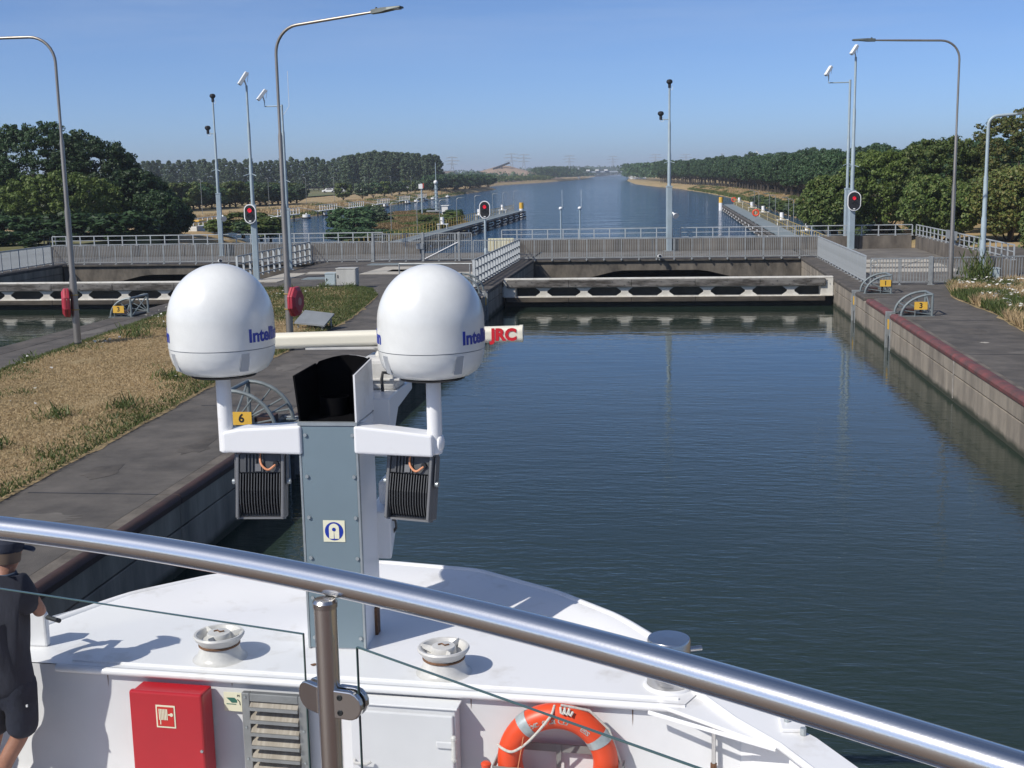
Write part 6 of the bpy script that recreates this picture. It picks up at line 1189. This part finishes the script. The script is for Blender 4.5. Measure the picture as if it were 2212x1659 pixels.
# foreground guard rail -------------------------------------------------------------
HR = thing('guard_rail', 'polished stainless handrail with post and glass panels crossing the foreground', 'railing', (-0.74, 2.43, 4.45))
xs_ = np.array([-1.662, -1.184, -0.758, -0.616, -0.395, -0.078, 0.0, 0.178, 0.396]); ys_ = np.array([2.785, 2.628, 2.46, 2.399, 2.267, 2.091, 2.041, 1.925, 1.771])
cf = np.polyfit(xs_, ys_, 2); ry = lambda x: float(np.polyval(cf, x)); zr = 5.30
pts = [(x, ry(x), zr) for x in np.linspace(-2.6, 1.1, 60)]
MB().tube(pts, 0.0302, 28).build('handrail', 'steel', HR)
px, py = -0.716, ry(-0.716)-0.035
MB().lathe([(0.0245, 0), (0.0245, 0.812)], (px, py, 4.45), 28).build('post', 'steel', HR); MB().lathe([(0.0262, 0.805), (0.0266, 0.817), (0.022, 0.823), (0, 0.825)], (px, py, 4.45), 28).build('post_cap', 'steel_satin', HR); MB().lathe([(0.05, 0), (0.05, 0.008)], (px, py, 4.451), 24).build('post_flange', 'steel_satin', HR)
MB().tube([(px, py+0.005, 5.24), (px, py+0.033, 5.275)], 0.007, 8).build('saddle_pin', 'steel_satin', HR)
gm = bpy.data.materials.new('glass'); gm.use_nodes = True; n = gm.node_tree; n.nodes.remove(n.nodes['Principled BSDF']); l = n.links.new
tr = n.nodes.new('ShaderNodeBsdfTransparent'); tr.inputs[0].default_value = (0.965, 0.98, 0.975, 1); gl = n.nodes.new('ShaderNodeBsdfGlossy'); gl.inputs['Roughness'].default_value = 0.01; fr = n.nodes.new('ShaderNodeFresnel'); fr.inputs[0].default_value = 1.3
ms = n.nodes.new('ShaderNodeMixShader'); l(fr.outputs[0], ms.inputs[0]); l(tr.outputs[0], ms.inputs[1]); l(gl.outputs[0], ms.inputs[2]); l(ms.outputs[0], n.nodes['Material Output'].inputs[0]); MATS['glass'] = gm
mat('glass_edge', (0.06, 0.11, 0.105), 0.12, spec=0.8, coat=0.5)
def pane(xa, xb, nm):
    a, b_ = Vector((xa, ry(xa)-0.012, 0)), Vector((xb, ry(xb)-0.012, 0)); u = (b_-a); L = u.length; rz = math.atan2(u.y, u.x); c = (a+b_)/2; zt, zb_ = 5.172, 4.53
    g = MB().add([tuple(a+Vector((0, 0, zb_))), tuple(b_+Vector((0, 0, zb_))), tuple(b_+Vector((0, 0, zt))), tuple(a+Vector((0, 0, zt)))], [(0, 1, 2, 3)]).build('glass_pane', 'glass', HR, smooth=False)
    MB().box((c.x, c.y, zt), (L, 0.006, 0.002), rz).build('polished_edge', 'glass_edge', g, smooth=False)
    for q in (a, b_): MB().box((q.x, q.y, (zt+zb_)/2), (0.002, 0.005, zt-zb_), rz).build('polished_edge', 'glass_edge', g, smooth=False)
pane(-2.3, px-0.068, 'left'); pane(px+0.068, 1.0, 'right')
for s in (-1, 1):
    q = Vector((px+s*0.024, py+0.01, 0)); u = Vector((s, 0, 0)); e = Vector((px+s*0.09, ry(px+s*0.09)-0.012, 0)); u = (e-Vector((px, py, 0))).normalized(); rz = math.atan2(u.y, u.x); zc = 5.045
    for w in (-0.013, 0.013):
        pf = [(0.018, -0.032), (0.055, -0.032)]+[(0.055+0.030*math.sin(t), -0.032*math.cos(t)) for t in np.linspace(0.2, math.pi-0.2, 8)]+[(0.055, 0.032), (0.018, 0.032)]
        o = MB(); o.prism(pf, w-0.007, w+0.007, 'y'); M = Matrix.Translation((px, py+0.004, zc)) @ Matrix.Rotation(rz, 4, 'Z'); o.v = [tuple(M @ Vector(v)) for v in o.v]; cl = o.build('glass_clamp', 'steel_satin', HR, smooth=False, fix=True, bevel=0.003)
        if w*s*0 + w < 0:
            for z in (-0.017, 0.017):
                o = MB().lathe([(0.0065, 0), (0.0065, 0.0015), (0.004, 0.002), (0.0035, 0.0005), (0, 0.0005)], (0, 0, 0), 12); M2 = M @ Matrix.Translation((0.034, w-0.007, z)) @ Matrix.Rotation(R(90), 4, 'X'); o.v = [tuple(M2 @ Vector(v)) for v in o.v]; o.build('clamp_screw', 'steel_dark', cl)

# person -----------------------------------------------------------------------------
def skin_obj(name, J, E_, m, parent, root, sub=2):
    keys = list(J); me = bpy.data.meshes.new(name); og = origin(parent); me.from_pydata([tuple(Vector(J[k][0])-og) for k in keys], [(keys.index(a), keys.index(b_)) for a, b_ in E_], [])
    me.materials.append(MATS[m]); o = bpy.data.objects.new(name, me); COL.objects.link(o); o.parent = parent
    md = o.modifiers.new('skin', 'SKIN'); md.use_smooth_shade = True; sv = me.skin_vertices[0].data
    for i, k in enumerate(keys): r = J[k][1]; sv[i].radius = r if isinstance(r, tuple) else (r, r); sv[i].use_root = (k == root)
    s = o.modifiers.new('sub', 'SUBSURF'); s.levels = sub; s.render_levels = sub; bpy.context.view_layer.update(); dg = bpy.context.evaluated_depsgraph_get()
    nm_ = bpy.data.meshes.new_from_object(o.evaluated_get(dg)); o.modifiers.clear(); nm_.materials.clear(); nm_.materials.append(MATS[m]); o.data = nm_; nm_.polygons.foreach_set('use_smooth', [True]*len(nm_.polygons)); return o
PR = thing('person', 'person in navy cap, dark polo and navy shorts seen from behind at left edge', 'person', (-4.27, 7.08, ZL))
J = {'pel': ((-4.235, 7.10, 3.00), (0.11, 0.085)), 'sp': ((-4.235, 7.08, 3.22), (0.12, 0.09)), 'ch': ((-4.215, 7.08, 3.47), (0.15, 0.11)), 'nk0': ((-4.185, 7.10, 3.63), 0.062), 'nk': ((-4.172, 7.125, 3.70), 0.054), 'hd': ((-4.160, 7.15, 3.785), (0.072, 0.085)), 'hd2': ((-4.155, 7.15, 3.855), (0.066, 0.078)),
     'ns': ((-4.130, 7.245, 3.780), 0.014), 'ear': ((-4.083, 7.13, 3.785), 0.016),
     'rs': ((-4.055, 7.09, 3.60), 0.062), 're': ((-3.985, 7.16, 3.40), 0.046), 'rw': ((-4.12, 7.36, 3.36), 0.030), 'rp': ((-4.155, 7.40, 3.41), (0.036, 0.018)), 'ls': ((-4.365, 7.09, 3.60), 0.062), 'le': ((-4.43, 7.15, 3.40), 0.046), 'lw': ((-4.32, 7.36, 3.34), 0.030), 'lp': ((-4.295, 7.40, 3.39), (0.036, 0.018)),
     'rh': ((-4.155, 7.10, 2.90), 0.075), 'rk': ((-4.165, 7.13, 2.58), 0.062), 'rc': ((-4.26, 7.05, 2.40), 0.056), 'ra': ((-4.34, 6.98, 2.16), 0.036), 'rf': ((-4.34, 7.10, 2.085), 0.035), 'lh': ((-4.31, 7.10, 2.90), 0.075), 'lk': ((-4.40, 7.22, 2.58), 0.062), 'lc': ((-4.44, 7.18, 2.40), 0.056), 'la': ((-4.48, 7.14, 2.16), 0.036), 'lf': ((-4.48, 7.28, 2.085), 0.035)}
E_ = [('pel', 'sp'), ('sp', 'ch'), ('ch', 'nk0'), ('nk0', 'nk'), ('nk', 'hd'), ('hd', 'hd2'), ('hd', 'ns'), ('hd', 'ear'), ('ch', 'rs'), ('rs', 're'), ('re', 'rw'), ('rw', 'rp'), ('ch', 'ls'), ('ls', 'le'), ('le', 'lw'), ('lw', 'lp'), ('pel', 'rh'), ('rh', 'rk'), ('rk', 'rc'), ('rc', 'ra'), ('ra', 'rf'), ('pel', 'lh'), ('lh', 'lk'), ('lk', 'lc'), ('lc', 'la'), ('la', 'lf')]
for h, (pp, sx_) in {'r': ((-4.155, 7.40, 3.41), -1), 'l': ((-4.295, 7.40, 3.39), 1)}.items():
    for k in range(4):
        b_ = Vector(pp)+Vector((0, 0.012, 0.03-0.022*k)); J[f'{h}f{k}a'] = (tuple(b_+Vector((sx_*0.012, 0.03, 0.012))), 0.0095); J[f'{h}f{k}b'] = (tuple(b_+Vector((sx_*0.045, 0.028, 0.012-0.003*abs(k-1)))), 0.0085); J[f'{h}f{k}c'] = (tuple(b_+Vector((sx_*0.062, 0.010, 0.010))), 0.0075)
        E_ += [(h+'p', f'{h}f{k}a'), (f'{h}f{k}a', f'{h}f{k}b'), (f'{h}f{k}b', f'{h}f{k}c')]
    J[h+'t1'] = (tuple(Vector(pp)+Vector((sx_*0.02, -0.02, 0.015))), 0.011); J[h+'t2'] = (tuple(Vector(pp)+Vector((sx_*0.05, -0.015, 0.03))), 0.009); E_ += [(h+'p', h+'t1'), (h+'t1', h+'t2')]
skin_obj('body', J, E_, 'skin', PR, 'pel')
S = {'a0': ((-4.24, 7.10, 2.82), (0.215, 0.16)), 'a': ((-4.24, 7.10, 2.99), (0.205, 0.155)), 'b': ((-4.24, 7.08, 3.22), (0.20, 0.145)), 'c': ((-4.225, 7.08, 3.46), (0.22, 0.155)), 'd': ((-4.19, 7.095, 3.625), (0.085, 0.075)), 'e': ((-4.187, 7.10, 3.66), (0.072, 0.068)), 'rs': ((-4.065, 7.09, 3.59), 0.115), 're': ((-4.005, 7.135, 3.40), 0.10), 'ls': ((-4.40, 7.09, 3.59), 0.115), 'le': ((-4.415, 7.135, 3.45), 0.075)}
skin_obj('polo_shirt', S, [('a0', 'a'), ('a', 'b'), ('b', 'c'), ('c', 'd'), ('d', 'e'), ('c', 'rs'), ('rs', 're'), ('c', 'ls'), ('ls', 'le')], 'navy_shirt', PR, 'b')
S = {'a': ((-4.225, 7.10, 3.06), (0.172, 0.128)), 'b': ((-4.225, 7.10, 2.93), (0.18, 0.14)), 'rh': ((-4.14, 7.10, 2.83), 0.118), 'rk': ((-4.165, 7.12, 2.54), 0.108), 'lh': ((-4.315, 7.10, 2.83), 0.118), 'lk': ((-4.385, 7.17, 2.54), 0.108)}
skin_obj('shorts', S, [('a', 'b'), ('b', 'rh'), ('rh', 'rk'), ('b', 'lh'), ('lh', 'lk')], 'navy', PR, 'b')
MB().lathe([(0.078, -0.02), (0.085, 0.0), (0.075, 0.035), (0.066, 0.04)], (-4.180, 7.108, 3.645), 20).build('collar', 'collar', PR)
MB().lathe([(0.074, -0.03), (0.080, 0.0), (0.084, 0.045)], (-4.160, 7.135, 3.775), 20, ).build('hair', 'hair', PR)
MB().b6(-4.065, -4.055, 7.02, 7.03, 2.80, 2.815).build('label_tab', 'cam_white', PR, smooth=False)
cp = MB().lathe([(0.088, 0.0), (0.095, 0.03), (0.09, 0.065), (0.06, 0.092), (0, 0.10)], (-4.158, 7.15, 3.815), 24).build('cap', 'navy', PR)
o = MB(); vs_ = [(-4.158+math.cos(a)*r, 7.15+math.sin(a)*r*1.0, 3.825-0.25*(r-0.085)) for r in (0.085, 0.16) for a in np.linspace(R(5), R(115), 9)]; o.add(vs_, [(i, i+1, 10+i, 9+i) for i in range(8)]).build('cap_peak', 'navy', cp)
MB().b6(-4.275, -4.175, 7.425, 7.433, 3.34, 3.49).build('phone', 'black', PR, smooth=False, bevel=0.004)
for x, y in ((-4.34, 7.07), (-4.48, 7.24)): MB().ball((x, y, 2.09), (0.052, 0.14, 0.055), 14, 8).build('shoe', 'sole', PR)

PR.location.x -= 0.06; PR.location.z -= 0.0

# ================================================================== AIR
hz_ = MB().b6(-5600, 5600, -300, 9500, -3.5, 52).build('haze', 'water', smooth=False); tag(hz_, kind='stuff')
hm = bpy.data.materials.new('haze'); hm.use_nodes = True; n = hm.node_tree; n.nodes.remove(n.nodes['Principled BSDF'])
pv = n.nodes.new('ShaderNodeVolumePrincipled'); pv.inputs['Color'].default_value = (0.80, 0.88, 1.0, 1); pv.inputs['Density'].default_value = 0.00022; pv.inputs['Anisotropy'].default_value = 0.1
n.links.new(pv.outputs[0], n.nodes['Material Output'].inputs['Volume']); hz_.data.materials[0] = hm
